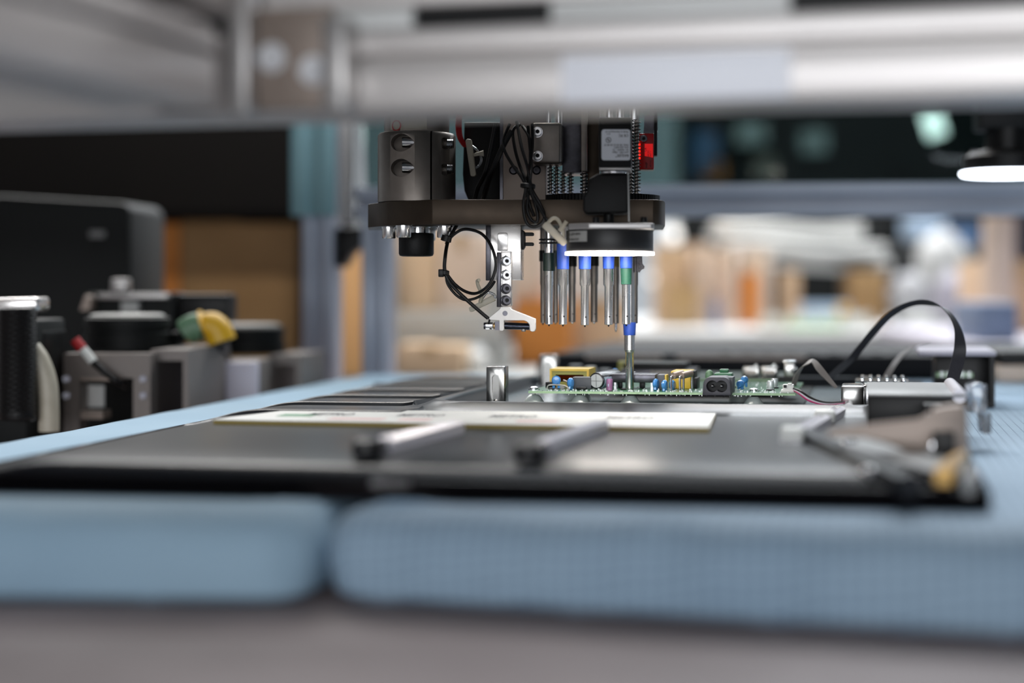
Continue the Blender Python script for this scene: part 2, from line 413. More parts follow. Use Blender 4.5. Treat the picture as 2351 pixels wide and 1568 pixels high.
# glossy bezel frame around the shell
def framebar(mb, prof, x0, x1):
    a = [mb.v((x0, y, z)) for y, z in prof]; b = [mb.v((x1, y, z)) for y, z in prof]; mb.loft([a, b])
mb = MB(); framebar(mb, [(.7275, .838), (.7275, .8398), (.7050, .8398), (.7046, .8466), (.7038, .8474), (.7030, .8476), (.7022, .8472), (.6995, .8440), (.6970, .838)], -.465, .052)
framebar(mb, [(1.437, .838), (1.437, .8455), (1.4305, .8455), (1.4305, .838)], -.465, .052)
mb.box(-.465, -.4555, .7276, 1.4304, .838, .8425); mb.box(.0455, .052, .7276, 1.4304, .838, .8465)
bz = mb.build('bezel', tvg, tv)
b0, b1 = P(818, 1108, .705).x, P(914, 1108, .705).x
mb = MB(); framebar(mb, [(.6992, .8436), (.7021, .84705), (.7017, .8474), (.6988, .8439)], b0, b1); mb.build('painted_glint', steelb, bz)  # bright strip imitates a light reflection on the bezel edge
# chassis plate seen inside the tray
MB().box(TX0 + .013, -.205, TY0 + .013, TY1 - .013, ZP - .0038, ZP - .0025).build('chassis_plate', chm, tv); MB().box(-.204, -.05, TY0 + .013, TY1 - .013, ZP - .0038, ZP - .0025).build('black_shield', blkr, tv); MB().box(-.049, TX1 - .013, TY0 + .013, TY1 - .013, ZP - .0038, ZP - .0025).build('chassis_plate', chm, tv)
ZF = ZP - .0025
mb = MB()
for px, wy in ((1226, 1.0945), (1332, 1.0945), (1447, 1.0945), (1730, 1.0935), (1330, 1.20), (1700, 1.20)):
    d = dy(px, wy); X = P(px, 900, d)
    MB().lathe((X.x, X.y, ZF), [(.0092, 0), (.0086, .002), (.0072, .006), (.0050, .0095), (.003, .01125), (.0029, .0113)], 28).build('standoff', dome, tv)
# folded mounting brackets
def bracket(px0, px1, pyt, wy, dep):
    a = wp(px0, pyt, wy); b = wp(px1, pyt, wy); z1 = a.z; z0 = ZF
    me = MB().box(a.x, b.x, wy, wy + dep, z0, z1).bevel(.0009, 2).mesh('br')
    hw = (b.x - a.x); mx_ = a.x + hw * .5
    k = MB().prism([(mx_ + hw * .18 * math.cos(t_), (z0 + (z1 - z0) * (.72 if math.sin(t_) >= 0 else .2)) + hw * .18 * math.sin(t_)) for t_ in [2 * PI * i / 24 for i in range(24)]], wy - .002, wy + .0012)
    e = .0012
    k2 = MB().box(a.x + e, b.x - e, wy + e, wy + dep - e, z0 - .01, z1 - .0012)
    br = link('mount_bracket', cut(me, [k]), zinc, tv)
    MB().box(a.x - .003, b.x + .002, wy - .002, wy + dep, ZF, ZF + .0012).build('foot_flange', zinc, br)
    MB().lathe((mx_, wy + .0018, z0 + (z1 - z0) * .2), [(.0012, 0), (.0012, .002), (.0004, .0026)], 12, axis=(0, -1, 0)).build('rivet', zinc, br)
bracket(1116, 1158, 841, 1.098, .0135); bracket(1238, 1276, 814, 1.295, .0135)
# metal trim strip beside the tray, with two clips
a, b = V((-.044, .86, ZP)), V((-.014, 1.115, ZP))
t_ = (b - a).normalized(); s_ = V((t_.y, -t_.x, 0))
mb = MB()
def bar(mb, a, b, w, prof):
    t_ = (b - a).normalized(); s_ = V((t_.y, -t_.x, 0))
    r0 = [mb.v(a + s_ * (u * w) + UP * h) for u, h in prof]; r1 = [mb.v(b + s_ * (u * w) + UP * h) for u, h in prof]; mb.loft([r0, r1])
bar(mb, a, b, .011, [(-.5, 0), (-.5, .0045), (-.2, .006), (0, .0035), (.2, .006), (.5, .0045), (.5, 0)])
ts = mb.build('trim_strip', armm, tv)
for k in (.02, .5, .97):
    q = a.lerp(b, k); MB().box(q.x - .006, q.x + .007, q.y - .006, q.y + .006, ZP, ZP + .0085).bevel(.002).build('clip', whitep, ts)
# speaker module: dark body with a grey metal top
q0 = wp(1992, 905, .955); q1 = wp(2206, 905, .985)
MB().box(q0.x, q1.x, .965, 1.075, ZP - .004, .8698).bevel(.0015).build('speaker_module', blk, tv)
sp = MB().box(q0.x - .001, q1.x + .002, .960, 1.08, .8698, .8716).bevel(.0006).build('speaker_cover', greyp, tv)
MB().cyl((q1.x - .002, .962, .8707), (q1.x - .002, 1.078, .8707), .0042, seg=16).build('rolled_edge', armm, sp)
# taupe folded bracket in front of it
mb = MB(CAM)
mb.pprism([(1898, 1003), (1905, 987), (1990, 974), (2108, 962), (2150, 940), (2168, 934), (2212, 930), (2222, 960), (2222, 1060), (2198, 1085), (2180, 1082), (2172, 1030), (2140, 1026), (2105, 1048), (2040, 1020), (1985, 1005)], .80, .0015)
fb = mb.bevel(.0004).build('folded_bracket', taupe, tv)
MB(CAM).pprism([(2150, 938), (2216, 928), (2222, 950), (2222, 1070), (2150, 1045)], .806, .012).bevel(.001).build('bracket_boss', taupe, fb)
MB(CAM).cyl(c(2150, 1022, .80), c(2150, 1022, .794), .0025, seg=16).build('screw', steelb, fb)
# sloping port plate and corner frame
mb = MB(); pp = [gp(1890, 1015, ZP - .001), gp(2160, 1108, ZP - .003), gp(2190, 1080, ZP), gp(2140, 1030, ZP), gp(1960, 1000, ZP)]
mb.prismz([(p.x, p.y) for p in pp], ZP - .003, ZP + .0012)
mb.build('port_plate', greyp, tv)
a = gp(1850, 1000, ZP + .002); b = gp(2090, 1110, ZP)
mb = MB(); bar(mb, a, b, .010, [(-.5, -.006), (-.5, .003), (0, .0045), (.5, .003), (.5, -.006)]); mb.build('corner_rib', tvm, tv)
for px, py in ((2080, 1102), (2000, 1085), (1950, 1020)):
    q = gp(px, py, ZP); MB().lathe((q.x, q.y, ZP), [(.0045, 0), (.0045, .001), (.003, .0026), (.0004, .003)], 16).build('cover_screw', steelb, tv)
a, b = gp(2166, 1098, ZP + .001), gp(2206, 1036, ZP + .006); mb = MB(); bar(mb, V((a.x, a.y, ZP)), V((b.x, b.y, ZP)), .007, [(-.5, -.002), (-.5, .005), (.5, .007), (.5, -.002)]); mb.build('brass_contact', brass, tv)
# right-hand edge: rail, clear light pipe and a row of small connectors
a, b = V((.0425, .70, ZP - .002)), V((.0475, 1.1, ZP - .002)); mb = MB(); bar(mb, a, b, .005, [(-.5, -.004), (-.5, .003), (.5, .0045), (.5, -.004)]); mb.build('edge_rail', greyp, tv)
for i, (y, h, m_) in enumerate(((.80, .012, blk), (.825, .010, steelb), (.85, .014, blk), (.875, .011, brass), (.897, .013, blk), (.92, .010, steelb), (.94, .016, blk), (.965, .012, steeld), (.99, .018, blk))):
    MB().box(.031, .042 + .001 * (i % 3), y, y + .014, ZP - .002, ZP + h).bevel(.0008).build('edge_connector', m_, tv)
mb = MB(CAM)
mb.pprism([(2231, 885), (2252, 878), (2254, 882), (2266, 884), (2266, 945), (2276, 950), (2277, 995), (2262, 998), (2258, 950), (2236, 948)], .945, .02)
mb.bevel(.0006).build('light_pipe', clearp, tv)
# ================================================================== THINGS LYING ON THE COVER
ls = thing('label_strip', 'long white printed label strip on yellowish backing, lying on the black cover', 'label strip', (-.25, .97, ZP))
p00, p10, p11, p01 = V((-.405, .928, ZP)), V((-.094, .915, ZP)), V((-.100, 1.018, ZP)), V((-.385, 1.012, ZP))
def slab(mb, q, z0, z1, z0b=None):
    a = [mb.v((p.x, p.y, z0)) for p in q]; b = [mb.v((p.x, p.y, (z1 if i else z0b or z1))) for i, p in enumerate(q)]; mb.loft([a, b]); return mb
slab(MB(), [p00, p10, p11, p01], ZP + .0002, ZP + .0026).build('backing', paperb, ls)
lsh = slab(MB(), [p + V((0, -.001, 0)) for p in (p00, p10, p11, p01)], ZP + .0026, ZP + .0031).build('label_sheet', paper, ls)
for x in (-.36, -.30, -.24, -.165):
    text('METRO', .027, (x, .965, ZP + .0033), (1, -.03, 0), (.0, 1, 0), silv, lsh, M=ID, boldx=.34)
MB().box(-.375, -.352, .955, .972, ZP + .0031, ZP + .0033).build('printed_mark', greeni, lsh)
for x0, x1, y0 in ((-.335, -.30, .936), (-.29, -.27, .936), (-.215, -.19, .934)): MB().box(x0, x1, y0, y0 + .014, ZP + .0031, ZP + .0033).build('printed_mark', pinki, lsh)
def lever(pxk, pyk, a, b, lab):
    k = gp(pxk, pyk + 14, ZP)
    L = thing('locking_lever', lab, 'lever', (k.x, k.y, ZP), 'grey levers on the cover')
    mb = MB(); a = gp(*a, ZP + .001); b = gp(*b, ZP + .001); a.z = b.z = ZP
    bar(mb, a, b, .0085, [(-.5, 0), (-.5, .0065), (-.3, .0085), (-.12, .0065), (.12, .0065), (.3, .0085), (.5, .0065), (.5, 0)])
    mb.bevel(.0006, 1, 50); mb.build('arm', armm, L)
    MB().lathe((k.x, k.y, ZP), [(.0066, 0), (.0072, .001), (.0074, .006), (.0066, .0085), (.0045, .0095), (.0003, .0098)], 28).build('cap', blkg, L)
    m0 = (a - k); MB().tube([V((k.x, k.y, ZP + .004)), k.lerp(a, .5) + UP * .005, V((a.x, a.y, ZP + .004))], .0028, 10).build('pivot', blk, L)
lever(842, 1036, (880, 1036), (1052, 993), 'grey ribbed lever with a round black cap, nearer the vent slots')
lever(1214, 1046, (1250, 1040), (1382, 990), 'grey ribbed lever with a round black cap, below the screwdriver nozzle')
# ================================================================== BLACK HOUSING ON THE CLOTH
h = thing('speaker_housing', 'tall black open housing with lilac top edge standing beside the television', 'speaker housing', wp(2200, 930, 1.31) * V((1, 1, 0)) + V((0, 0, .838)))
x0, x1 = wp(2112, 800, 1.31).x, wp(2284, 800, 1.31).x; xl = .0535; zt = wp(2200, 806, 1.31).z
MB().box(xl, x1, 1.335, 1.40, .838, zt - .0042).bevel(.001).build('body', blk, h)
MB().box(x0 - .001, x1 + .001, 1.31, 1.41, zt - .004, zt).bevel(.001).build('top_plate', lilac, h)
MB().box(x1 - .004, x1, 1.31, 1.335, .838, zt - .004).build('side_panel', blk, h)
MB().box(xl, x1 - .0042, 1.312, 1.3348, .838, .842).build('base_lip', blk, h)
q = wp(2150, 866, 1.32); cn = MB().box(q.x, q.x + .030, 1.322, 1.335, q.z, q.z + .0035).build('connector', pcbe, h)
for i in range(5): MB().box(q.x + .003 + i * .0055, q.x + .006 + i * .0055, 1.319, 1.322, q.z, q.z + .005).build('contact', solder, cn)
# ================================================================== CIRCUIT BOARDS
ZB0 = .8613; ZB = .8629
x0, x1 = wp(1213, 903, 1.085).x, wp(1826, 903, 1.085).x
pb = thing('power_board', 'green circuit board with the two-pin power inlet, under the screwdriver nozzle', 'circuit board', ((x0 + x1) / 2, 1.15, ZB0))
me = MB().box(x0, x1, 1.085, 1.213, ZB0, ZB).mesh('b')
bd = link('board', me, [pcbe, pcbg], pb)
for p in bd.data.polygons: p.material_index = 1 if abs(p.normal.z) > .5 else 0
def X(px, wy): return wp(px, 800, wy).x
def Z(px, py, wy): return wp(px, py, wy).z
def comp(name, px0, px1, pyt, wy, dep, m, zb=ZB, bev=.0005, parent=None, pyb=None):
    mb = MB().box(X(px0, wy), X(px1, wy), wy, wy + dep, zb if pyb is None else Z(px0, pyb, wy), Z((px0 + px1) / 2, pyt, wy))
    if bev: mb.bevel(bev)
    return mb.build(name, m, parent or pb)
# yellow transformer frame with the copper winding inside
wy = 1.125; a, b_, zt = X(1262, wy), X(1352, wy), Z(1300, 847, wy); zb = Z(1300, 890, wy); e = .0026
mb = MB(); o_ = [(a, ZB), (b_, ZB), (b_, zt), (a, zt)]
def hollow(mb, x0, x1, z0, z1, e, y0, y1):
    ro = [[mb.v((x, y, z)) for x, z in ((x0, z0), (x1, z0), (x1, z1), (x0, z1))] for y in (y0, y1)]
    ri = [[mb.v((x, y, z)) for x, z in ((x0 + e, z0 + e), (x1 - e, z0 + e), (x1 - e, z1 - e), (x0 + e, z1 - e))] for y in (y0, y1)]
    mb.loft([ri[0], ro[0], ro[1], ri[1], ri[0]], False, False)
    return mb
tr_ = hollow(MB(), a, b_, ZB, zt, .0016, wy, wy + .028).build('transformer', yel, pb)
hollow(MB(), a + .0016, b_ - .0016, ZB + .0016, zt - .0016, e, wy + .001, wy + .027).build('core', yeld, tr_)
MB().box(a + .004, b_ - .004, wy + .012, wy + .026, ZB + .003, zt - .004).build('bobbin', blkr, tr_)
mb = MB(); zc = ZB + .0072; prof = []
for i in range(61): prof.append((.0042 + (.0004 if i % 2 else 0) * 1.4, .0215 * i / 60))
MB().lathe((a + .0055, wy + .009, zc), prof, 20, axis=(1, 0, 0)).build('winding', copper, tr_)
comp('film_capacitor', 1314, 1357, 866, 1.108, .010, greyc)
comp('chip', 1322, 1345, 889, 1.098, .005, blk); comp('relay_block', 1252, 1272, 877, 1.118, .009, blk); comp('chip', 1259, 1282, 891, 1.103, .006, blk)
comp('small_block', 1281, 1296, 884, 1.108, .004, labg)
def disc(px, py, rpx, wy, th=.0032, legs=True, tilt=0):
    r = rpx * dy(px, wy) / FPX; q = wp(px, py, wy)
    mb = MB(Matrix.Translation(q) @ Matrix.Rotation(tilt, 4, 'Z'))
    mb.lathe((0, -th / 2, 0), [(.0003, 0), (r * .75, .0002), (r, th * .35), (r, th * .65), (r * .75, th - .0002), (.0003, th)], 24, axis=(0, 1, 0))
    mb.tube([(-r * .45, 0, -r * .6), (-r * .55, 0, -r * 1.2), (-r * .6, 0, -(q.z - ZB) + .001)], [.0012, .0011, .0008], 8, 1, False)
    mb.tube([(r * .45, 0, -r * .6), (r * .55, 0, -r * 1.2), (r * .6, 0, -(q.z - ZB) + .001)], [.0012, .0011, .0008], 8, 1, False)
    return mb.build('disc_capacitor', bluec, pb)
disc(1277, 873, 10.5, 1.102)
for px, py, wyy in ((1310, 879, 1.104), (1506, 881, 1.104), (1526, 884, 1.098), (1544, 884, 1.115)): disc(px, py, 12, wyy, .0036, tilt=1.35)
disc(1700, 882, 9.5, 1.115, .0045, tilt=-.5); disc(1709, 872, 9, 1.135, .0045, tilt=-.4); disc(1412, 853, 8, 1.16)
mb = MB(); q = wp(1256, 893, 1.098); mb.tube([q, q + V((.001, 0, .0025)), q + V((.006, 0, .003)), q + V((.012, 0, .0025)), q + V((.0155, 0, .0008)), q + V((.016, 0, -.0018))], .0005, 8); mb.build('jumper_wire', labg, pb)
q = wp(1293, 873, 1.11); MB().tube([q, q + V((.004, 0, -.002)), q + V((.007, 0, -.008))], .0007, 8).build('jumper_wire', taupe, pb)
# big electrolytic capacitor lying down
wy = 1.108; q = wp(1369, 877.5, wy); r = 19.5 * dy(1369, wy) / FPX; ax = V((.30, 1, .04)).normalized(); q.z = max(q.z, ZB + r)
ec = MB().lathe(q, [(r * .80, .0006), (r * .86, 0), (r * .97, .0004), (r, .0015), (r * .985, .003), (r, .0045), (r, .030), (r * .96, .0312)], 40, axis=ax).build('electrolytic_capacitor', capb, pb)
MB().lathe(q, [(r * .80, -.0001), (r * .80, .0008)], 40, axis=ax).build('end_cap', capw, ec)
e1, e2 = MB.basis(ax); mb = MB()
for an in (.0, PI / 2):
    dv = (e1 * math.cos(an) + e2 * math.sin(an)); sv = ax.cross(dv); k = q - ax * .0003
    mb.loft([[mb.v(k + dv * u * r * .74 + sv * w_ * .00012 - ax * 0) for u, w_ in ((-1, -1), (1, -1), (1, 1), (-1, 1))], [mb.v(k + ax * .0004 + dv * u * r * .74 + sv * w_ * .00012) for u, w_ in ((-1, -1), (1, -1), (1, 1), (-1, 1))]])
mb.build('score_mark', greyc, ec)
mb = MB(); rows = []
for k in range(9):
    an = math.radians(-62 + 84 * k / 8); dv = V((math.cos(an), 0, math.sin(an))); dv = (dv - ax * dv.dot(ax)).normalized()
    rows.append((q + dv * (r + .0002) + ax * .0016, q + dv * (r + .0002) + ax * .0305))
for (a0, a1), (b0, b1) in zip(rows, rows[1:]): mb.f([mb.v(a0), mb.v(a1), mb.v(b1), mb.v(b0)])
bmesh.ops.remove_doubles(mb.bm, verts=mb.bm.verts, dist=1e-6)
bmesh.ops.solidify(mb.bm, geom=mb.bm.faces[:], thickness=.0002)
mb.build('stripe', capg, ec)
wy = 1.096; q = wp(1399.5, 898, wy); r = 7.4 * dy(1400, wy) / FPX; q.z = ZB; hgt = Z(1400, 870, wy) - ZB
pc_ = MB().lathe(q, [(r * .92, 0), (r, .0006), (r, .0012), (r * .94, .0018), (r, .0024), (r, hgt - .0006), (r * .9, hgt), (r * .8, hgt - .0003)], 24).build('small_capacitor', purp, pb)
MB().box(q.x - r * .35, q.x - r * .1, q.y - r * 1.02, q.y - r * .9, ZB + .003, ZB + hgt * .6).build('stripe', capg, pc_)
for px, py, wy in ((1769, 874, 1.115), (1778, 869, 1.14)):
    q = wp(px, 890, wy); r = 8 * dy(px, wy) / FPX; h_ = Z(px, py, wy) - ZB
    cp = MB().lathe((q.x, q.y, ZB), [(r * 1.1, 0), (r * 1.1, .001), (r * .9, .0012), (r, .002), (r, h_ - .0006), (r * .9, h_)], 24).build('small_capacitor', capw, pb)
    MB().box(q.x - r * 1.15, q.x + r * 1.15, q.y - r * 1.15, q.y + r * 1.15, ZB, ZB + .0009).build('base', blk, cp)
# heatsink bar on legs
hs = comp('heatsink', 1404, 1505, 859, 1.118, .020, steeld, pyb=878)
for px in (1410, 1494): 
    q = wp(px, 880, 1.119); MB().box(q.x, q.x + .0016, 1.119, 1.121, ZB, Z(px, 868, 1.119)).build('leg', steelb, hs)
comp('transistor', 1418, 1428, 872, 1.125, .004, blk); comp('transistor', 1468, 1480, 874, 1.125, .004, blk); comp('chip', 1425, 1437, 892, 1.105, .005, blk)
gx = comp('box_capacitor', 1509, 1526, 860, 1.106, .012, greyc)
mb = MB().box(X(1526, 1.106) - .0001, X(1526, 1.106) + .0012, 1.1065, 1.1175, ZB + .0005, Z(1526, 861, 1.106)); mb.build('yellow_side', yel, gx)
wt = comp('wound_transformer', 1540, 1586, 852, 1.122, .026, yel, bev=.0008)
MB().box(X(1585, 1.122) + .0002, X(1590, 1.122) + .001, 1.126, 1.142, ZB, Z(1585, 853, 1.122)).build('core', blkr, wt)
# two bent-lead diodes in grey sleeves
for px in (1541, 1561):
    wy = 1.094; q = wp(px, 868, wy); e = V((.0042, .0066, .0010))
    dd = MB().tube([q + e * .25 + V((0, 0, .0012)), q + e * 1.6 + V((0, 0, .0012))], .0024, 14, 1, False).build('diode', taupe, pb)
    for k, tip in ((0, q), (1.75, q + e * 1.75)):
        MB().tube([q + e * (.25 if k == 0 else 1.6) + V((0, 0, .0012)), tip + V((0, 0, .0008)), tip + V((0, 0, -.002)), V((tip.x, tip.y, ZB - .003))], .0008, 8, 4).build('lead', steelb, dd)
comp('relay_block', 1588, 1600, 868, 1.125, .02, blk, bev=.0003)
# two-pin mains inlet
wy = 1.074; d = dy(1646, wy)
M_ = Matrix.Translation(wp(1645.5, 908.5, wy)); s_ = d / FPX
prof = []
for i in range(17):
    an = PI * i / 16; cx_ = 31.5 - 17; x_ = (cx_ if math.cos(an) > 0 else -cx_) + 17 * math.cos(an); z_ = 24 + 19 * math.sin(an); prof.append((x_, z_))
prof = [(33, 0), (33, 5)] + prof + [(-33, 5), (-33, 0)]
me = MB(M_).prism([(x_ * s_, z_ * s_) for x_, z_ in prof], 0, .022).bevel(.0006).mesh('in')
def fig8(k):
    o_ = []
    for i in range(15):
        an = math.radians(136 - 272 * i / 14); o_.append((10.6 + k * 12.5 * math.cos(an), 21.5 + k * 12.5 * math.sin(an)))
    for i in range(15):
        an = math.radians(-44 - 272 * i / 14); o_.append((-10.6 + k * 12.5 * math.cos(an), 21.5 + k * 12.5 * math.sin(an)))
    return [(x_ * s_, z_ * s_) for x_, z_ in o_]
kk = MB(M_).prism(fig8(1.1), -.001, .012)
inl = link('power_inlet', cut(me, [kk]), mat('dark grey inlet plastic', '3a3a42', .5, 0, bump=.1, bscale=900), pb)
MB(M_).prism([(x_, z_) for x_, z_ in fig8(1.085)], .0105, .0118).build('socket_floor', blk, inl)
for k in (-1, 1):
    MB(M_).lathe((k * 10.6 * s_, .0112, 21.5 * s_), [(4.0 * s_, 0), (4.0 * s_, .0085), (2.6 * s_, .0102), (.2 * s_, .0106)], 16, axis=(0, -1, 0)).build('contact_pin', steelb, inl)
for k in (-24, -7, 15, 27):
    MB(M_).lathe((k * s_, .004, -4.0 * s_), [(.0003, 0), (1.6 * s_, .0006), (1.8 * s_, 5 * s_)], 10).build('solder_pin', steelb, inl)
comp('inlet_bracket', 1668, 1683, 866, 1.084, .016, greyc, bev=.0004)
# choke behind the inlet
wy = 1.112; q = wp(1662, 868, wy)
ck = MB().lathe((q.x, q.y, ZB), [(.0055, 0), (.0055, .009), (.005, .0105)], 28).build('choke', copper, pb)
zt = Z(1662, 855, wy); MB().box(q.x - .0065, q.x + .0065, q.y - .006, q.y + .006, zt - .0035, zt).bevel(.0012).build('choke_cap', pcbg, ck)
MB().box(q.x - .003, q.x + .0035, q.y - .002, q.y + .004, zt, zt + .0025).bevel(.0008).build('tab', pcbg, ck)
MB().sphere(wp(1629, 862, 1.125), .0032, 16, 1.3).build('varistor', grnb, pb)
# white plug socket at the corner
wc = comp('plug_socket', 1797, 1822, 883, 1.090, .008, whitep)
comp('latch', 1808, 1818, 880, 1.0895, .003, whitep, parent=wc, pyb=884); MB().box(X(1793, 1.09), X(1824, 1.09), 1.0885, 1.099, ZB, ZB + .0022).bevel(.0004).build('flange', whitep, wc)
MB().box(X(1799, 1.09), X(1806, 1.09), 1.0893, 1.0902, ZB + .0035, ZB + .0055).build('slot', blk, wc)
for px in (1226, 1731):
    q = wp(px, 898, 1.105 if px > 1500 else 1.103); mb = MB(); mb.lathe((q.x, q.y, ZB), [(.0042, 0), (.0042, .0006), (.003, .0008), (.003, .0014), (.0018, .0022), (.0003, .0023)], 20); mb.build('board_screw', steelb, pb)
random.seed(3); mb = MB()
xa, xb = x0 + .004, x1 - .004
for i in range(330):
    x_ = random.uniform(xa, xb); y_ = 1.0865 + .11 * random.random() ** 2.2; w_ = random.uniform(.0005, .0016); h_ = random.uniform(.0003, .0013)
    mb.box(x_, x_ + w_, y_, y_ + random.uniform(.0005, .0014), ZB, ZB + h_)
for i in range(40):
    x_ = random.uniform(xa, xb); mb.box(x_, x_ + .0006, 1.0858, 1.0868, ZB0 - random.uniform(.0004, .0014), ZB0)
o = mb.build('surface_components', solder, pb); o['kind'] = 'stuff'
# second board further back in the tray
x0, x1 = X(1285, 1.255), X(1800, 1.255)
mbd = thing('main_board', 'rear circuit board with finned heatsink and metal sockets, behind the power board', 'circuit board', ((x0 + x1) / 2, 1.30, ZB0))
me = MB().box(x0, x1, 1.25, 1.36, ZB0, ZB).mesh('b'); bd2 = link('board', me, [pcbe, mat('dark green solder mask', '11271c', .35, 0, '163022', 120, .4)], mbd)
for p in bd2.data.polygons: p.material_index = 1 if abs(p.normal.z) > .5 else 0
for px in (1310, 1560, 1760):
    q = wp(px, 870, 1.30); MB().lathe((q.x, q.y, ZF), [(.0075, 0), (.006, .005), (.003, ZB0 - ZF)], 20).build('spacer', dome, mbd)
hb = comp('heatsink', 1424, 1590, 849, 1.262, .05, steeld, parent=mbd, bev=.0005)
MB().box(X(1430, 1.262), X(1570, 1.262), 1.266, 1.308, Z(1500, 849, 1.262) - .0002, Z(1500, 834, 1.262)).bevel(.0006).build('fan_cover', blkr, hb)
mb = MB()
for i in range(24):
    x_ = X(1494, 1.262) + i * .00128; mb.box(x_, x_ + .0006, 1.2605, 1.262, Z(1500, 864, 1.262), Z(1500, 851, 1.262))
mb.build('fin_comb', cream, hb)
comp('transformer', 1418, 1438, 830, 1.29, .012, yeld, parent=mbd); comp('coil', 1417, 1460, 856, 1.256, .006, steelb, parent=mbd)
for a_, b_, t_, m_ in ((1304, 1330, 838, greyc), (1340, 1362, 843, labg), (1372, 1396, 848, greyc)): comp('inductor', a_, b_, t_, 1.30, .016, m_, parent=mbd, bev=.001)
for a_, b_, t_ in ((1704, 1742, 843), (1746, 1784, 842)):
    k_ = comp('metal_socket', a_, b_, t_, 1.258, .018, zinc, parent=mbd, bev=.0008)
    MB().box(X(a_ + 6, 1.258), X(b_ - 6, 1.258), 1.2572, 1.2585, Z(a_, 858, 1.258), Z(a_, 850, 1.258)).build('opening', steelg, k_)
    MB().prism([(X(a_ + 22, 1.258), Z(a_, t_, 1.258)), (X(a_ + 36, 1.258), Z(a_, t_, 1.258)), (X(a_ + 30, 1.258), Z(a_, t_ - 8, 1.258))], 1.262, 1.27).build('tab', zinc, k_)
# silver tuner can with soldered lugs
wy = 1.235; tc_ = MB().box(X(1800, wy), X(1824, wy), wy, wy + .012, ZB, Z(1810, 832, wy)).bevel(.0006).build('tuner_can', zinc, mbd)
MB().box(X(1797, wy), X(1827, wy), wy - .001, wy + .013, Z(1810, 833, wy), Z(1810, 827, wy)).bevel(.001).build('lid', steelb, tc_)
for k in range(3): MB().sphere(wp(1819 + k * 4, 851 - k * 2, wy - .001), .0016, 10).build('solder_blob', steelb, tc_)
MB().box(X(1786, wy), X(1828, wy), wy - .002, wy + .02, ZB0 - .004, ZB + .003).build('socket_base', blk, tc_)
# shield cans and silver strips right of the board
sc_ = thing('shield_can', 'shiny low metal shield can on the chassis, right of the white plug socket', 'shield can', wp(1965, 905, 1.1) * V((1, 1, 0)) + UP * ZF)
MB().box(X(1931, 1.085), X(1984, 1.085), 1.085, 1.12, ZF, Z(1950, 886, 1.085)).bevel(.0016).build('can', zinc, sc_)
MB().box(X(1986, 1.09), X(2002, 1.09), 1.088, 1.10, ZF, Z(1990, 884, 1.09)).bevel(.001).build('spring_clip', steelb, sc_)
MB().tube([wp(1984, 888, 1.087), wp(1994, 884, 1.087), wp(2002, 892, 1.087), wp(2006, 902, 1.087)], .0008, 8).build('clip_wire', steelb, sc_)
s2 = thing('shield_can', 'longer silver shield plate with finger tabs, behind the shiny shield can', 'shield can', wp(2040, 880, 1.17) * V((1, 1, 0)) + UP * ZF)
MB().box(X(1962, 1.15), X(2090, 1.15), 1.15, 1.215, ZF, Z(2030, 880, 1.15)).bevel(.001).build('plate', zinc, s2)
for k in range(6): MB().box(X(1975 + k * 19, 1.15), X(1984 + k * 19, 1.15), 1.147, 1.20, Z(2030, 880, 1.15), Z(2030, 880, 1.15) + .0035).bevel(.0008).build('finger_tab', steelb, s2)
# ================================================================== CABLES ON THE BOARDS
def cp(px, py, d): return c(px, py, d)
o = MB(CAM).strip([cp(1903, 868, 1.24), cp(1925, 850, 1.235), cp(1962, 815, 1.225), cp(2005, 762, 1.215), cp(2050, 718, 1.205), cp(2095, 697, 1.195), cp(2135, 696, 1.185), cp(2172, 712, 1.175), cp(2196, 748, 1.168), cp(2204, 790, 1.16), cp(2200, 825, 1.15), cp(2184, 884, 1.14)],
    [(.006, .004, -.001), (.0065, .004, -.002), (.006, .006, -.002), (.005, .007, -.003), (.004, .008, -.0035), (.002, .009, -.0036), (.001, .009, -.0033), (.003, .009, .001), (.0055, .008, .001), (.009, .004, .0005), (.0105, .002, .001), (.010, .001, .002)], .0007, 8).build('ribbon_cable', ribm, None)
tag(o, 'long dark ribbon cable arching high above the television', 'cable')
o = MB(CAM).strip([cp(2128, 786, 1.30), cp(2098, 796, 1.29), cp(2070, 815, 1.27), cp(2050, 840, 1.25), cp(2034, 868, 1.235)], (.007, .006, .001), .0008, 6).build('ribbon_cable', ribg, None)
tag(o, 'short pale ribbon cable curving down from the black housing', 'cable')
o = MB(CAM).strip([cp(1822, 886, 1.17), cp(1829, 862, 1.17), cp(1842, 842, 1.165), cp(1858, 831, 1.16), cp(1868, 830, 1.16), cp(1880, 845, 1.155), cp(1900, 868, 1.15), cp(1920, 890, 1.145)],
    [(.004, .004, 0), (.004, .004, .001), (.0035, .004, .002), (.002, .005, .003), (.003, .005, .002), (.004, .002, .003), (.003, .002, .0025), (.002, .002, .001)], .0007, 6).build('ribbon_cable', ribg, None)
tag(o, 'small kinked ribbon cable between the board corner and the shield can', 'cable')
wl = thing('wire_lead', 'black, white and magenta wire lead from the white plug socket', 'wire', P(1850, 915, 1.08))
for m_, off, nm in ((cabm, 0, 'black_wire'), (ww, 5, 'white_wire'), (magw, 8, 'magenta_wire')):
    MB(CAM).tube([c(1820, 892 + off * .3, dy(1820, 1.093)), c(1836, 897 + off * .8, 1.075), c(1856, 910 + off, 1.07), c(1880, 921 + off * .6, 1.066), c(1905, 925 + off * .3, 1.064), c(1940, 923, 1.062)], .0009, 8).build(nm, m_, wl)
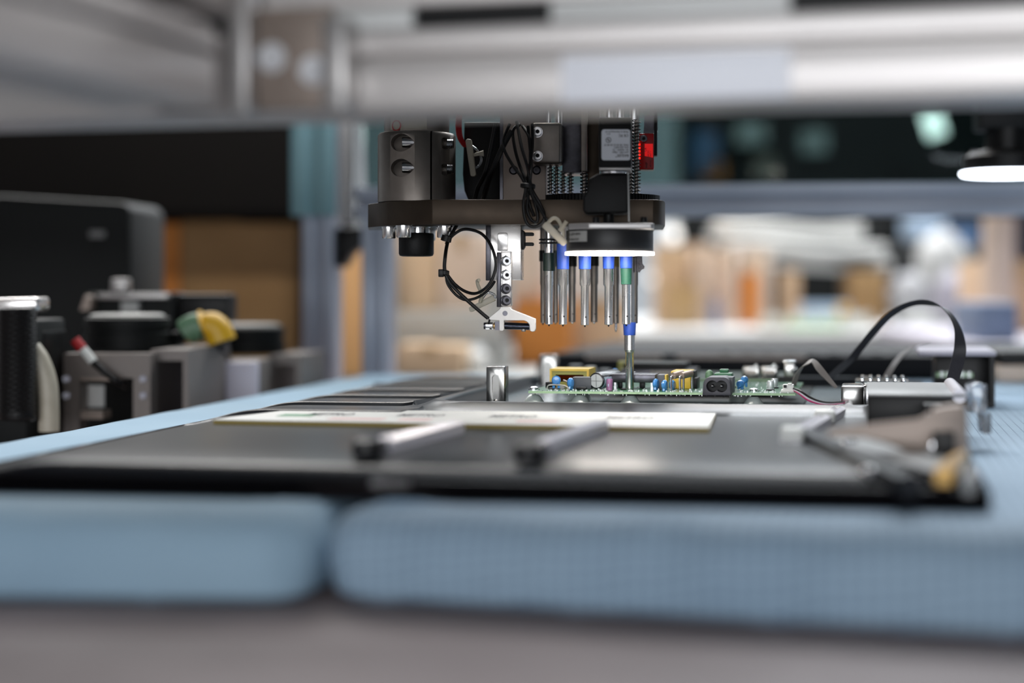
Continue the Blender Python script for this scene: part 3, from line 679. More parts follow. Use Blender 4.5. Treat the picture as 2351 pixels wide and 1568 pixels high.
# ================================================================== SCREWDRIVING HEAD
hd = thing('screwdriving_head', 'robot screwdriving head with a cluster of steel nozzles under a brown plate', 'screwdriving head', P(1190, 515, 1.13))
def pp(px, d): return ((px - CX) / FPX * d, d)
def zz(py, d): return (HZ - py) / FPX * d
d0 = 1.075
MB(CAM).prismz([pp(992, d0), pp(1500, d0), pp(1512, 1.078), pp(1521, 1.085), pp(1526, 1.097), pp(1527, 1.115), pp(1524, 1.185), pp(846, 1.185), pp(845, 1.135), pp(889, 1.10)], zz(515, d0), zz(458, d0)).bevel(.0006).build('mounting_plate', brownst, hd)
# clamp collar with two teardrop pockets and a slit
dc = 1.125; rc = 89 / FPX * dc * .995; z0, z1 = zz(458, d0), zz(298, dc - rc)
cc = c(957, 0, dc); cx_ = cc.x
me = MB(CAM).lathe((cx_, dc, z0), [(rc - .001, 0), (rc, .0006), (rc, z1 - z0 - .0022), (rc - .0012, z1 - z0 - .0004), (rc - .003, z1 - z0)], 64).mesh('cl')
df = dc - rc
def tear(pxc, pyc):
    o_ = []
    for i in range(28):
        a = 2 * PI * i / 28; x = math.cos(a); y = math.sin(a)
        px = pxc + (27 * x if x < 0 else 29 * x); py = pyc + 21 * y * (1 if x < 0 else (1 - .42 * x ** 1.4))
        q = c(px, py, df); o_.append((q.x, q.z))
    return o_
cuts = []
for py in (327, 385): cuts.append(MB(CAM).prism(tear(922, py), df - .02, df + .0165))
q = c(988, 378, df); cuts.append(MB(CAM).box(q.x - .0006, q.x + .0006, df - .02, df + .015, z0 - .01, z1 + .01))
for py in (330, 390):
    q = c(1036, py, dc - .014); cuts.append(MB(CAM).cyl((q.x - .006, dc - .016, q.z), (q.x + .02, dc - .018, q.z), .0042, seg=20))
col = link('clamp_collar', cut(me, cuts), steelg, hd)
for py in (327, 385):
    q = c(926, py, df + .004); mb = MB(CAM); screw_mb(mb, (q.x + .0075, df + .0052, q.z), (-1, -.18, 0), .0036, .0085); mb.build('socket_screw', [steelb, scd], col)
    q = c(1037, py + 4, dc - .016); mb = MB(CAM)
    for k in range(4): mb.lathe((q.x - .003 + k * .0011, dc - .0165, q.z), [(.0030, 0), (.0035, .0004), (.0030, .0009)], 16, axis=(1, -.1, 0))
    mb.build('screw_end', steelb, col)
MB(CAM).box(c(987, 0, df).x - .0012, c(989, 0, df).x + .0010, df + .0135, df + .015, z0 + .001, z1 - .001).build('slit_shade', blk, col)  # black strip paints in the shade inside the slit
rm = 74 / FPX * dc
mh = MB(CAM).lathe((cx_, dc, z1), [(rm, 0), (rm, .172), (rm - .002, .174)], 48).build('motor_housing', steelg, hd)
def arcpatch(mb, r, a0, a1, z0_, z1_, th=.0003):
    A = []
    for i in range(17):
        a = a0 + (a1 - a0) * i / 16; A.append((cx_ + r * math.sin(a), dc - r * math.cos(a)))
    B = [(cx_ + (r - th) * math.sin(a0 + (a1 - a0) * i / 16), dc - (r - th) * math.cos(a0 + (a1 - a0) * i / 16)) for i in range(17)]
    return mb.prismz(A + B[::-1], z0_, z1_)
lb = arcpatch(MB(CAM), rm + .0003, -.75, .45, zz(295, df), zz(240, df)).build('warning_label', cream, mh)
for k in range(16):
    pass
q = c(918, 286, df); ang = -.50
mb = MB(CAM); ring_ = []
for i in range(28):
    a = 2 * PI * i / 28; row = []
    for rr in (.0040, .0030):
        u = ang + rr * math.cos(a) / rm; row.append(mb.v((cx_ + (rm + .0006) * math.sin(u), dc - (rm + .0006) * math.cos(u), q.z + rr * math.sin(a))))
    ring_.append(row)
for i in range(28):
    a_, b_ = ring_[i], ring_[(i + 1) % 28]; mb.f([a_[0], b_[0], b_[1], a_[1]])
mb.build('warning_ring', redm2, lb)
# bolts, flange and cap under the plate
def bolt(px, wpx, d, name='bolt'):
    q = c(px, 515, d); r = wpx / 2 / FPX * d; zt = zz(515, d0)
    mb = MB(CAM); screw_mb(mb, (q.x, d, zt - .0012), (0, 0, -1), r, .0072); b_ = mb.build(name, [steel, scd], hd)
    MB(CAM).lathe((q.x, d, zt - .0013), [(r * 1.12, 0), (r * 1.12, .0013)], 24).build('washer', steelb, b_)
bolt(893, 31, 1.118); bolt(927, 34, 1.096); bolt(1021, 35, 1.10); bolt(985, 30, 1.165)
zt = zz(515, d0)
MB(CAM).lathe((cx_ + .001, 1.122, zz(536, 1.12)), [(.0078, 0), (.0085, .0004), (.0085, .0042), (.0095, .0045), (.0095, .0062)], 36).build('flange', steelb, hd)
MB(CAM).lathe((cx_ + .0001, 1.122, zz(588, 1.11)), [(.0100, 0), (.0118, .0006), (.0124, .002), (.0125, .0155), (.0120, .0165)], 40).build('rubber_cap', blkr, hd)
# parts standing on the plate
zpt = zz(458, d0)
MB(CAM).pprism([(1066, 280), (1062, 400), (1066, 438), (1076, 462), (1150, 462), (1150, 280)], 1.145, .03).bevel(.001).build('cable_cover', blkr, hd)
MB(CAM).strip([c(1054, 262, 1.135), c(1053, 292, 1.135), c(1057, 318, 1.135), c(1070, 338, 1.137)], [(.0035, .004, 0)] * 4, .0008).build('red_strap', redm2, hd)
a = c(1151, 462, 1.12); b = c(1252, 250, 1.12)
sp_ = MB(CAM).box(c(1155, 0, 1.118).x, c(1253, 0, 1.118).x, 1.118, 1.15, zpt, zz(220, 1.118)).bevel(.0006).build('side_plate', taupe, hd)
MB(CAM).box(c(1148, 0, 1.12).x, c(1155, 0, 1.12).x - .0001, 1.119, 1.15, zpt, zz(220, 1.118)).build('edge_strip', steeld, hd)
for px, py in ((1232, 391), (1179, 391)):
    q = c(px, py, 1.118); mb = MB(CAM); mb.lathe((q.x, 1.118, q.z), [(.0032, 0), (.0032, .0008), (.0027, .0012), (.0022, .0006), (.0010, .0006), (.0009, .0001)], 24, axis=(0, -1, 0)); mb.build('countersunk_screw', steeld, sp_)
bb = MB(CAM).box(c(1221, 0, 1.095).x, c(1290, 0, 1.095).x, 1.095, 1.118, zz(376, 1.095), zz(281, 1.095)).bevel(.0024, 3).build('bearing_block', steelg, hd)
for py in (303, 358):
    q = c(1235, py, 1.095); mb = MB(CAM); screw_mb(mb, (q.x, 1.0945, q.z), (0, -1, 0), .0031, .0034); sw = mb.build('socket_screw', [steelb, scd], bb)
    MB(CAM).lathe((q.x - .0003, 1.095, q.z - .0002), [(.0038, 0), (.0038, .0008)], 24, axis=(0, -1, 0)).build('washer', steelb, bb)
MB(CAM).box(c(1291, 0, 1.112).x, c(1336, 0, 1.112).x, 1.112, 1.15, zz(396, 1.112), zz(220, 1.112)).bevel(.0005).build('guide_block', steeld, hd)
MB(CAM).box(c(1334, 0, 1.105).x, c(1348, 0, 1.105).x, 1.105, 1.12, zz(393, 1.105), zz(220, 1.105)).bevel(.0005).build('guide_rail', steelg, hd)
MB(CAM).box(c(1349, 0, 1.115).x, c(1376, 0, 1.115).x, 1.115, 1.13, zz(458, 1.115), zz(220, 1.115)).bevel(.0005).build('support_column', brownst, hd)
# knurled ring and the sprung rods
n = 96; rk = 134 / FPX * 1.135; ck_ = c(1381, 0, 1.135); pts = []
for i in range(n):
    a = 2 * PI * i / n; da = 2 * PI / n
    for u, r in ((-.25, rk), (.25, rk), (.3, rk * .978), (.7, rk * .978)): pts.append((ck_.x + r * math.cos(a + u * da), 1.135 + r * .86 * math.sin(a + u * da)))
MB(CAM).prismz(pts, zpt, zz(443, 1.10)).build('knurled_ring', blk, hd)
def sprung(px, y0, y1, d, wpx=20):
    q0, q1 = c(px, y1, d), c(px, y0, d); R_ = wpx / 2 / FPX * d
    rod = MB(CAM).cyl(q0, (q0.x, d, q1.z), R_ * .5, seg=14).build('sprung_rod', steelg, hd)
    turns = (q1.z - q0.z) / .0024; k = int(turns * 9)
    MB(CAM).tube([(q0.x + R_ * math.cos(2 * PI * i / 9), d + R_ * math.sin(2 * PI * i / 9), q0.z + (q1.z - q0.z) * i / k) for i in range(k + 1)], .0004, 5, 1, False).build('coil_spring', blk, rod)
for px, y0, y1, d, w in ((1264, 374, 445, 1.118, 13), (1278, 374, 445, 1.12, 13), (1293, 392, 444, 1.13, 13), (1310, 392, 444, 1.132, 14), (1341, 390, 444, 1.112, 17), (1352, 390, 444, 1.13, 15), (1448, 285, 445, 1.118, 12), (1461, 275, 445, 1.112, 19)): sprung(px, y0, y1, d, w)
for px, w in ((1196, 26), (1259, 16), (1283, 18), (1303, 26), (1345, 26), (1372, 20), (1398, 22), (1423, 22), (1456, 24)):
    q = c(px, 300, 1.14); MB(CAM).cyl((q.x, 1.14, zz(300, 1.13)), (q.x, 1.14, .2848), w / 2 / FPX * 1.14, seg=20).build('spindle_shaft', steelb, hd)
q0, q1 = c(1150, 0, 1.12), c(1480, 0, 1.12)
MB(CAM).box(c(870, 0, 1.1).x, q1.x, 1.09, 1.17, .285, .30).build('top_plate', alu, hd)
MB(CAM).box(c(1493, 0, 1.125).x, c(1510, 0, 1.125).x, 1.142, 1.155, zz(300, 1.142), .2848).build('rear_column', steeld, hd)
# ---- nozzles
def nozzle(px, d, wu, wl, step, bot, col_, sw, s0, s1, wtip=4, tip=4, tipm=None, top=520):
    k = d / FPX; q = c(px, 0, d); z = lambda py: zz(py, d); ru, rl = wu / 2 * k, wl / 2 * k
    prof = [(rl * .55, z(bot)), (rl, z(bot - 1.2)), (rl, z(step + 2)), (ru, z(step - 3)), (ru, z(top))]
    nz = MB(CAM).lathe((q.x, d, 0), prof, 28).build('nozzle', steel if d < 1.12 else steelg, hd)
    MB(CAM).lathe((q.x, d, 0), [(wtip * .25 * k, z(bot + tip)), (wtip * .5 * k, z(bot + tip * .6)), (wtip * .5 * k, z(bot - 2))], 14).build('driver_tip', tipm or steeld, nz)
    if col_:
        if not isinstance(col_, list): col_ = [(col_, sw, s0, s1)]
        for m_, w_, a_, b_ in col_:
            w0 = w_ if not isinstance(w_, tuple) else w_[0]; w1 = w_ if not isinstance(w_, tuple) else w_[1]
            MB(CAM).lathe((q.x, d, 0), [(w1 / 2 * k - .0002, z(b_)), (w1 / 2 * k, z(b_) + .0002), (w0 / 2 * k, z(a_)), (w0 / 2 * k - .0003, z(a_) + .0001)], 28).build('sleeve', m_, nz)
    nm_ = {id(blues): 'blue', id(greens): 'green', id(dgreens): 'dark green', id(blkr): 'black', id(yells): 'mustard', id(greys): 'dusty grey'}
    if col_: nz['label'] = 'steel nozzle with %s sleeve' % ' and '.join(nm_[id(k__[0])] for k__ in col_)
    q = c(px + wl * .12, bot - 19, d - rl); MB(CAM).cyl((q.x, d - rl * 1.0, q.z), (q.x, d - rl * .95, q.z), .0006, seg=10).build('vent_hole', blk, nz)
    return nz
na = nozzle(1260.5, 1.115, 20.5, 17.5, 655, 745, dgreens, 28, 581, 622)
for py in (552, 560): 
    q = c(1259, py, 1.115); MB(CAM).lathe((q.x, 1.115, q.z), [(.0057, 0), (.0068, .0003), (.0068, .0009), (.0057, .0012)], 24).build('grip_ring', blk, na)
nozzle(1246.5, 1.16, 13, 11, 654, 742, blkr, 17, 575, 600)
nozzle(1275.5, 1.165, 13, 11.5, 653, 741, dgreens, 15, 575, 612, 4, 4, steelb)
nozzle(1292.5, 1.10, 23.5, 18.5, 655, 745.5, blues, (29, 28), 560, 618)
nozzle(1313.5, 1.165, 17.5, 16, 652, 740, blkr, 22, 560, 612, 5, 4, steelb)
nozzle(1342.8, 1.098, 24, 18.5, 656, 747, blues, (31, 28), 560, 618)
nozzle(1364, 1.165, 19, 16, 652, 740, blkr, 22, 560, 611, 5, 4, steelb)
nozzle(1397.2, 1.102, 24.5, 19, 656, 746, blues, (29, 26), 560, 617)
nozzle(1414, 1.165, 16, 14.5, 653, 743, yells, 16.5, 560, 613, 6, 19, steelb)
nozzle(1437.8, 1.10, 22, 19.5, 654, 745, [(blues, (32, 28), 560, 616), (greens, (27, 24), 616.5, 653)], 0, 0, 0)
nozzle(1456.5, 1.13, 17, 15.5, 655, 743, greys, (26, 16.5), 560, 629)
act_ = MB(CAM).pprism([(1462, 580), (1474, 583), (1475, 605), (1480, 612), (1479, 617), (1473, 619), (1468, 626), (1462, 622)], 1.125, .004).build('loose_tape', greys, hd)
# the nozzle that has come down onto the board
d = 1.128; k = d / FPX; q = c(1445.5, 0, d); z = lambda py: zz(py, d)
act = MB(CAM).lathe((q.x, d, 0), [(9.6 * k, ZB - ZC + .0003), (9.8 * k, z(890)), (9.4 * k, z(811)), (10.6 * k, z(809)), (10.6 * k, z(806)), (12.2 * k, z(804)), (12.2 * k, z(690)), (12.2 * k, z(560))], 32).build('nozzle', steel, hd)
MB(CAM).lathe((q.x, d, 0), [(13.2 * k, z(769.5)), (13.6 * k, z(768)), (15 * k, z(741)), (14.6 * k, z(740))], 32).build('sleeve', blues, act); act['label'] = 'steel nozzle lowered onto the board'
# ---- finger gripper
g0 = 1.095
MB(CAM).box(c(1113, 0, g0).x, c(1126, 0, g0).x, g0 + .006, g0 + .024, zz(644, g0), zt).bevel(.0004).build('slide_rail', steeld, hd)
sb = MB(CAM).box(c(1126, 0, g0).x, c(1196, 0, g0).x, g0, g0 + .024, zz(643, g0), zz(517, g0)).bevel(.0005).build('slide_block', steel, hd)
MB(CAM).pprism([(1142, 541), (1143, 536), (1147, 534), (1162, 534), (1165, 536), (1166, 541), (1166, 576), (1142, 576)], g0 - .0005, .001).bevel(.0003).build('raised_pad', steel, sb)
MB(CAM).pprism([(1196, 527), (1201, 529), (1204, 534), (1204, 566), (1200, 573), (1196, 573)], g0 + .004, .012).bevel(.0006).build('air_valve', blk, sb)
for py in (537.5, 560.5): MB(CAM).pprism([(1203, py - 4), (1223, py - 4), (1225, py - 2), (1225, py + 2), (1223, py + 4), (1203, py + 4)], g0 + .006, .006).bevel(.0005).build('air_port', blk, sb)
mb = MB(CAM); g1 = 1.083
me = mb.box(c(1150, 0, g1).x, c(1173.5, 0, g1).x, g1, g1 + .0115, zz(702, g1), zz(577, g1)).bevel(.0003).mesh('sb')
cuts = []
for py, w_ in ((590, 4.5), (622, 4.5)): 
    q = c(1162, py, g1); r = w_ / FPX * g1; cuts.append(MB(CAM).cyl((q.x, g1 - .003, q.z), (q.x, g1 + .006, q.z), r, seg=20)); cuts.append(MB(CAM).box(q.x - r, q.x + r, g1 - .003, g1 + .0061, q.z - .004, q.z))
sl = link('slotted_bar', cut(me, cuts), steel, hd)
MB(CAM).box(c(1140, 0, g1).x, c(1150, 0, g1).x - .0001, g1 + .0005, g1 + .013, zz(705, g1), zz(579, g1)).bevel(.0004).build('side_bar', steeld, hd)
for i, py in enumerate((600, 632, 663, 690)):
    q = c(1164, py, g1); mb = MB(CAM); screw_mb(mb, (q.x - .0006, g1, q.z), (.25, -1, .05), .0030, .0040); sc2 = mb.build('socket_screw', [steelb if i < 2 else steeld, scd], sl)
    MB(CAM).lathe((q.x - .0009, g1 + .0001, q.z), [(.0037, 0), (.0037, .0008), (.0031, .0012)], 24, axis=(.1, -1, 0)).build('washer', steelb if i < 2 else steeld, sl)
g2 = 1.080
foot = [(1150, 704), (1172, 704), (1174, 710), (1229, 732), (1229, 756), (1227, 761), (1222, 762), (1217, 760), (1216, 753), (1215, 745), (1210, 739), (1203, 736), (1157, 736), (1157, 757), (1155, 760), (1149, 760), (1146, 758), (1146, 736), (1126, 735), (1122, 732), (1124, 728), (1145, 711)]
me = MB(CAM).pprism(foot, g2, .008).bevel(.0003, 1).mesh('ft'); q = c(1159.5, 719.5, g2)
ft = link('gripper_foot', cut(me, [MB(CAM).cyl((q.x, g2 - .003, q.z), (q.x, g2 + .0012, q.z), 6 / FPX * g2, seg=24)]), mat('satin gripper aluminium', 'c2c0be', .5, .5, 'b8b6b4', 200, .2), hd)
MB(CAM).cyl((q.x, g2 + .0009, q.z), (q.x, g2 + .002, q.z), 5.9 / FPX * g2, seg=24).build('dowel_pin', steeld, ft)
q0, q1 = c(1157, 748, g2 + .004), c(1216, 750, g2 + .004)
MB(CAM).cyl(q0, q1, 8 / FPX * g2, seg=24).build('sensor_rod', mat('dark polished rod', '3c404c', .2, .8, '22242c', 600, .3), hd)
q0, q1 = c(1114, 748, g2 + .004), c(1132, 748, g2 + .004); MB(CAM).cyl(q0, q1, 8.6 / FPX * g2, seg=6, ph=.52).bevel(.0004).build('hex_nut', steelb, hd)
MB(CAM).cyl(c(1111, 748, g2 + .004), q0, 8.0 / FPX * g2, seg=16).build('nut_collar', steeld, hd)
q0, q1 = c(1133, 748, g2 + .004), c(1141, 748, g2 + .004)
MB(CAM).lathe(q0, [(.0018, 0), (.0024, .0004), (.0024, .0010), (.0018, .0013), (.0024, .0016), (.0024, .0022), (.0016, .0026)], 20, axis=(1, 0, 0)).build('knurled_nut', brass, hd)
MB(CAM).pbox(1136, 1147, 738, 758, g2 + .001, .008).build('clamp_pad', steeld, hd)
q0 = c(1202, 760, g2 + .004); MB(CAM).lathe((q0.x, g2 + .004, q0.z - .0004), [(.0012, 0), (.0016, .0006), (.0016, .003)], 14).build('stop_pin', alu, hd)
# ================================================================== CABLE LOOP AT THE GRIPPER
cl = thing('cable_loop', 'thin black cable loop tied beside the gripper foot', 'cable', P(1078, 700, 1.09))
gd = 1.082
MB(CAM).tube([c(1052, 512, 1.10), c(1040, 532, 1.095), c(1028, 556, 1.09), c(1022, 590, gd), c(1021, 620, gd), c(1030, 645, gd), c(1050, 668, gd), c(1080, 696, gd), c(1110, 722, gd), c(1121, 731, gd)], 4.2 / FPX * gd, 12).build('cable', cabm, cl)
MB(CAM).tube([c(1024, 560, 1.092), c(1040, 540, 1.09), c(1062, 527, 1.088), c(1084, 528, 1.085), c(1106, 537, 1.082), c(1124, 558, 1.078), c(1136, 588, 1.075), c(1138, 615, 1.075), c(1128, 645, 1.075), c(1112, 664, 1.076), c(1090, 674, 1.08), c(1066, 668, 1.084), c(1044, 652, 1.086), c(1028, 632, 1.086)], 3.6 / FPX * gd, 12).build('cable', cabm, cl)
MB(CAM).tube([c(1024, 620, 1.09), c(1027, 650, 1.09), c(1045, 675, 1.09), c(1066, 688, 1.09), c(1088, 686, 1.092), c(1108, 676, 1.094), c(1126, 660, 1.095), c(1136, 645, 1.096)], 3.2 / FPX * gd, 12).build('cable', cabm, cl)
MB(CAM).tube([c(1121, 729, gd), c(1124, 733, gd), c(1122, 742, gd)], .0007, 8).build('wire_end', cabm, cl)
tie = MB(CAM).lathe(c(1021.5, 626, gd), [(.0024, -.0016), (.0030, -.0012), (.0030, .0012), (.0024, .0016)], 20, axis=(.05, 0, 1)).build('cable_tie', blk, cl)
MB(CAM).pbox(1006, 1018, 618, 636, gd - .003, .005).bevel(.0006).build('tie_head', blk, tie)
MB(CAM).lathe(c(1025, 548, 1.09), [(.0026, -.0022), (.0038, -.0018), (.0036, .002), (.002, .0026)], 16, axis=(.3, 0, 1)).build('tie_wrap', blk, cl)
u = MB(CAM).pprism([(1076, 706), (1132, 676), (1138, 690), (1084, 716), (1078, 715)], 1.10, .003).bevel(.0006).build('cable_clip', cream, cl)
MB(CAM).tube([c(1102, 693, 1.098), c(1106, 676, 1.095), c(1098, 656, 1.09), c(1096, 646, 1.088), c(1100, 643, 1.086)], .0013, 8).build('clip_strap', cream, u)
MB(CAM).tube([c(1104, 690, 1.098), c(1118, 672, 1.097), c(1134, 676, 1.098), c(1138, 684, 1.099)], .0010, 8).build('clip_strap', clearp, u)
# ================================================================== CABLE BUNDLE HANGING OVER THE PLATE EDGE
cb = thing('cable_bundle', 'tied bundle of black cables hanging over the edge of the brown plate', 'cable', P(1222, 520, 1.06))
e = 1.068
def ct(pts, w_=3.7): MB(CAM).tube([c(*p) for p in pts], w_ / FPX * e, 10).build('cable', cabm, cb)
ct([(1170, 285, 1.09), (1156, 320, 1.085), (1158, 345, 1.08), (1176, 378, 1.075), (1196, 405, 1.07), (1207, 430, e - .002), (1202, 465, e), (1204, 495, e), (1212, 515, e), (1227, 521, e), (1244, 512, e), (1250, 495, e), (1240, 468, e), (1224, 440, e), (1218, 420, e), (1210, 380, e), (1198, 340, 1.075), (1190, 300, 1.085), (1186, 280, 1.09)])
ct([(1196, 285, 1.09), (1178, 300, 1.09), (1183, 345, 1.08), (1195, 385, 1.075), (1208, 415, e), (1213, 440, e + .004), (1210, 480, e + .003), (1220, 505, e + .003), (1233, 509, e + .003), (1234, 490, e + .003), (1226, 460, e + .004), (1215, 430, e + .004), (1217, 380, 1.075), (1216, 320, 1.08), (1200, 290, 1.09)])
ct([(1212, 290, 1.085), (1216, 330, 1.08), (1220, 380, 1.074), (1217, 420, e - .004), (1222, 448, e - .003), (1238, 475, e - .003), (1252, 500, e - .002), (1262, 512, 1.062)])
ct([(1222, 285, 1.085), (1222, 340, 1.078), (1213, 400, 1.072), (1209, 432, e + .003), (1216, 470, e + .005), (1226, 496, e + .004)])
ct([(1110, 455, 1.12), (1122, 415, 1.10), (1140, 370, 1.09), (1158, 330, 1.085), (1175, 300, 1.085)], 6.5)
ct([(1090, 458, 1.12), (1098, 430, 1.115), (1115, 395, 1.10), (1128, 340, 1.10), (1138, 285, 1.10)], 5.5)
MB(CAM).lathe(c(1212, 427, e), [(.0042, -.0018), (.0052, -.0012), (.0052, .0012), (.0044, .0018)], 20, axis=(.1, 0, 1)).build('cable_tie', blk, cb)
u = MB(CAM).pprism([(1243, 520), (1252, 509), (1262, 512), (1304, 555), (1294, 565), (1288, 562)], 1.045, .004).bevel(.0009).build('cable_clip', cream, cb)
MB(CAM).tube([c(1256, 514, 1.047), c(1270, 501, 1.047), c(1282, 506, 1.047), (c(1292, 528, 1.047)), c(1294, 545, 1.047)], .0012, 8).build('clip_strap', cream, u)
MB(CAM).tube([c(1284, 530, 1.046), c(1294, 518, 1.046), c(1301, 508, 1.046)], .0014, 8).build('clip_strap', cream, u)
u = MB(CAM).pprism([(1068, 322), (1073, 318), (1082, 320), (1093, 402), (1088, 405), (1080, 404)], 1.12, .004).bevel(.0009).build('cable_clip', cream, cb)
MB(CAM).tube([c(1084, 335, 1.122), c(1096, 346, 1.122), c(1105, 365, 1.122), c(1100, 380, 1.122), c(1090, 386, 1.122)], .0008, 8).build('clip_strap', clearp, u)
MB(CAM).tube([c(1088, 356, 1.119), c(1100, 353, 1.118), c(1110, 352, 1.118)], [.0012, .0014, .0022], 8, 1, False).build('tie_end', cream, u)
# ================================================================== CAMERA
mc = thing('machine_camera', 'black box camera with white printed label and taped lens, above the ring light', 'camera', P(1408, 495, 1.045))
dk = 1.035
bx0, bx1 = c(1374, 0, dk).x, c(1450, 0, dk).x
MB(CAM).box(bx0, bx1, dk, dk + .029, zz(384, dk), zz(270, dk)).bevel(.0008).build('body', blk, mc)
lb = MB(CAM).pprism([(1381, 303), (1382.5, 299), (1386, 297), (1442, 297), (1446, 299), (1447, 303), (1447, 362), (1446, 366.5), (1442, 368), (1386, 368), (1382.5, 366.5), (1381, 362)], dk - .0002, .0004).build('label', labw, mc)
def ut(s_, px, py, h_, bw=1.0):
    q = c(px, py, dk - .0003); text(s_, h_ / FPX * dk * 1.35, q, (-1, 0, 0), (0, 0, -1), ink, lb, boldx=bw)
ut('BASLER', 1443.5, 354.5, 6, 1.0); ut('\u2122', 1418, 357, 4)
ut('acA1300 - 30gm', 1443, 348, 4.2); ut('ID: 106202 - 15', 1443, 342.2, 4.2); ut('S/N: 22216071', 1443, 336.3, 4.2); ut('MAC: 00 30 53 20 AE 57', 1443, 331, 4.0, 1.02)
ut('C\u20ac FC', 1443, 308.5, 6.0, 1.0); ut('Made in Germany', 1443, 301, 4.2); ut('12 V', 1402, 306, 3.6); ut('3.2 W', 1402, 301, 3.6)
q = c(1397, 321.5, dk - .0003); mb = MB(CAM); rr = 6.3 / FPX * dk
def annulus(mb, q, r0, r1, n=28):
    a = [mb.v((q.x + r0 * math.cos(2 * PI * i / n), q.y, q.z + r0 * math.sin(2 * PI * i / n))) for i in range(n)]; b = [mb.v((q.x + r1 * math.cos(2 * PI * i / n), q.y, q.z + r1 * math.sin(2 * PI * i / n))) for i in range(n)]
    mb.loft([a, b], False, False)
annulus(mb, q, rr, rr * .8)
s_ = rr * .5; mb.f([mb.v((q.x + a * s_, q.y, q.z + b * s_)) for a, b in ((-1, .6), (-.4, 1), (1, -.6), (.4, -1))])
mb.build('approval_mark', ink, lb)
MB(CAM).box(c(1376, 0, dk).x, c(1449, 0, dk).x, dk - .0005, dk + .0285, zz(391, dk), zz(384, dk)).bevel(.0005).build('front_plate', alu, mc)
cxl = c(1408, 0, dk).x; yl = dk + .014
MB(CAM).lathe((cxl, yl, zz(398, dk)), [(.0085, 0), (.0085, .0022)], 36).build('lens_ring', steelb, mc)
ln = MB(CAM).lathe((cxl, yl - .001, 0), [(.0105, zz(490, dk)), (.0108, zz(488, dk)), (.0108, zz(452, dk)), (.0106, zz(444, dk)), (.0102, zz(405, dk)), (.0098, zz(396, dk))], 40).build('taped_lens', blkr, mc)
MB(CAM).pprism([(1372, 399), (1444, 399), (1443, 489), (1345, 492), (1338, 484), (1339, 452), (1347, 440), (1352, 410)], dk + .002, .018).bevel(.0022, 3).build('tape_flap', blkr, ln)
MB(CAM).pprism([(1440.5, 395), (1443, 395), (1446, 509), (1442, 509)], dk, .003).build('tape_edge', labg, ln)
MB(CAM).lathe((c(1396, 0, dk).x, yl, 0), [(.0042, zz(511, dk)), (.0036, zz(506, dk)), (.0036, zz(489, dk))], 20).build('lens_neck', blk, mc)
# ================================================================== RING LIGHT
rlc = 1.052; rcx = c(1397, 0, rlc - .03).x; rr = 101 / FPX * (rlc - .012)
rl = thing('ring_light', 'black ring light glowing white underneath, below the taped camera lens', 'ring light', CAM @ V((rcx, rlc, zz(575, rlc - rr))))
df2 = rlc - rr
def annl(mb, r0, r1, z0, z1, a0=0, a1=2 * PI, n=64):
    full = a1 - a0 > 6.28; k = n if full else max(3, int(n * (a1 - a0) / (2 * PI)))
    rings = []
    for i in range(k if full else k + 1):
        a = a0 + (a1 - a0) * i / k; ca, sa = math.cos(a), math.sin(a)
        rings.append([mb.v((rcx + r * ca, rlc + r * sa, z)) for r, z in ((r0, z0), (r1, z0), (r1, z1), (r0, z1))])
    if full: mb.loft(rings + [rings[0]], False, False)
    else: mb.loft(rings)
    return mb
annl(MB(CAM), .011, rr, zz(577, df2), zz(526, df2)).bevel(.0005).build('housing', blkg, rl)
mb = MB(CAM)
for a0, a1 in ((203, 243.5), (245, 297.5), (299, 352), (354, 428), (430, 516), (518, 561)): annl(mb, .015, rr + .0006, zz(583.5, df2), zz(577.3, df2), math.radians(a0), math.radians(a1))
mb.build('diffuser', ringe, rl)
fl = MB(CAM).prismz([(c(1303, 0, df2).x, df2 + .012), (c(1352, 0, df2).x, df2 + .0005), (c(1495, 0, df2).x, df2 + .0005), (c(1502, 0, df2).x, df2 + .003), (c(1502, 0, df2).x, df2 + .05), (c(1303, 0, df2).x, df2 + .05)], zz(525.5, df2), zz(512, df2)).bevel(.0005).build('flange', alu, rl)
for px in (1368, 1478):
    q = c(px, 512, df2 + .006); mb = MB(CAM); screw_mb(mb, (q.x, df2 + .008, zz(512, df2)), (0, 0, 1), .0022, .0042); mb.build('flange_bolt', [blk, scd], rl)
# curved rating label on the housing
mb = MB(CAM); A = []; r_ = rr + .0003
th0, th1 = math.acos((c(1307, 0, df2 + .01).x - rcx) / rr), math.acos((c(1348, 0, df2 + .004).x - rcx) / rr)
def rp(t_, r=r_): a = th0 + (th1 - th0) * t_; return (rcx + r * math.cos(a), rlc - r * math.sin(a))
mb.prismz([rp(i / 10) for i in range(11)] + [rp(i / 10, rr + .0001) for i in range(10, -1, -1)], zz(554, df2), zz(529, df2))
rlb = mb.build('rating_label', labg, rl)
a = V((*rp(.06, rr + .0006), zz(539, df2))); b = V((*rp(.94, rr + .0006), 0)); xd = V((b.x - a.x, b.y - a.y, 0)).normalized()
a = a - V((-xd.y, xd.x, 0)) * -.0 + V((xd.y, -xd.x, 0)) * .0011
text('RI-674-40W', .0024, a, xd, (0, 0, 1), ink, rlb); text('20180610237', .0019, a - UP * .0033, xd, (0, 0, 1), ink, rlb)
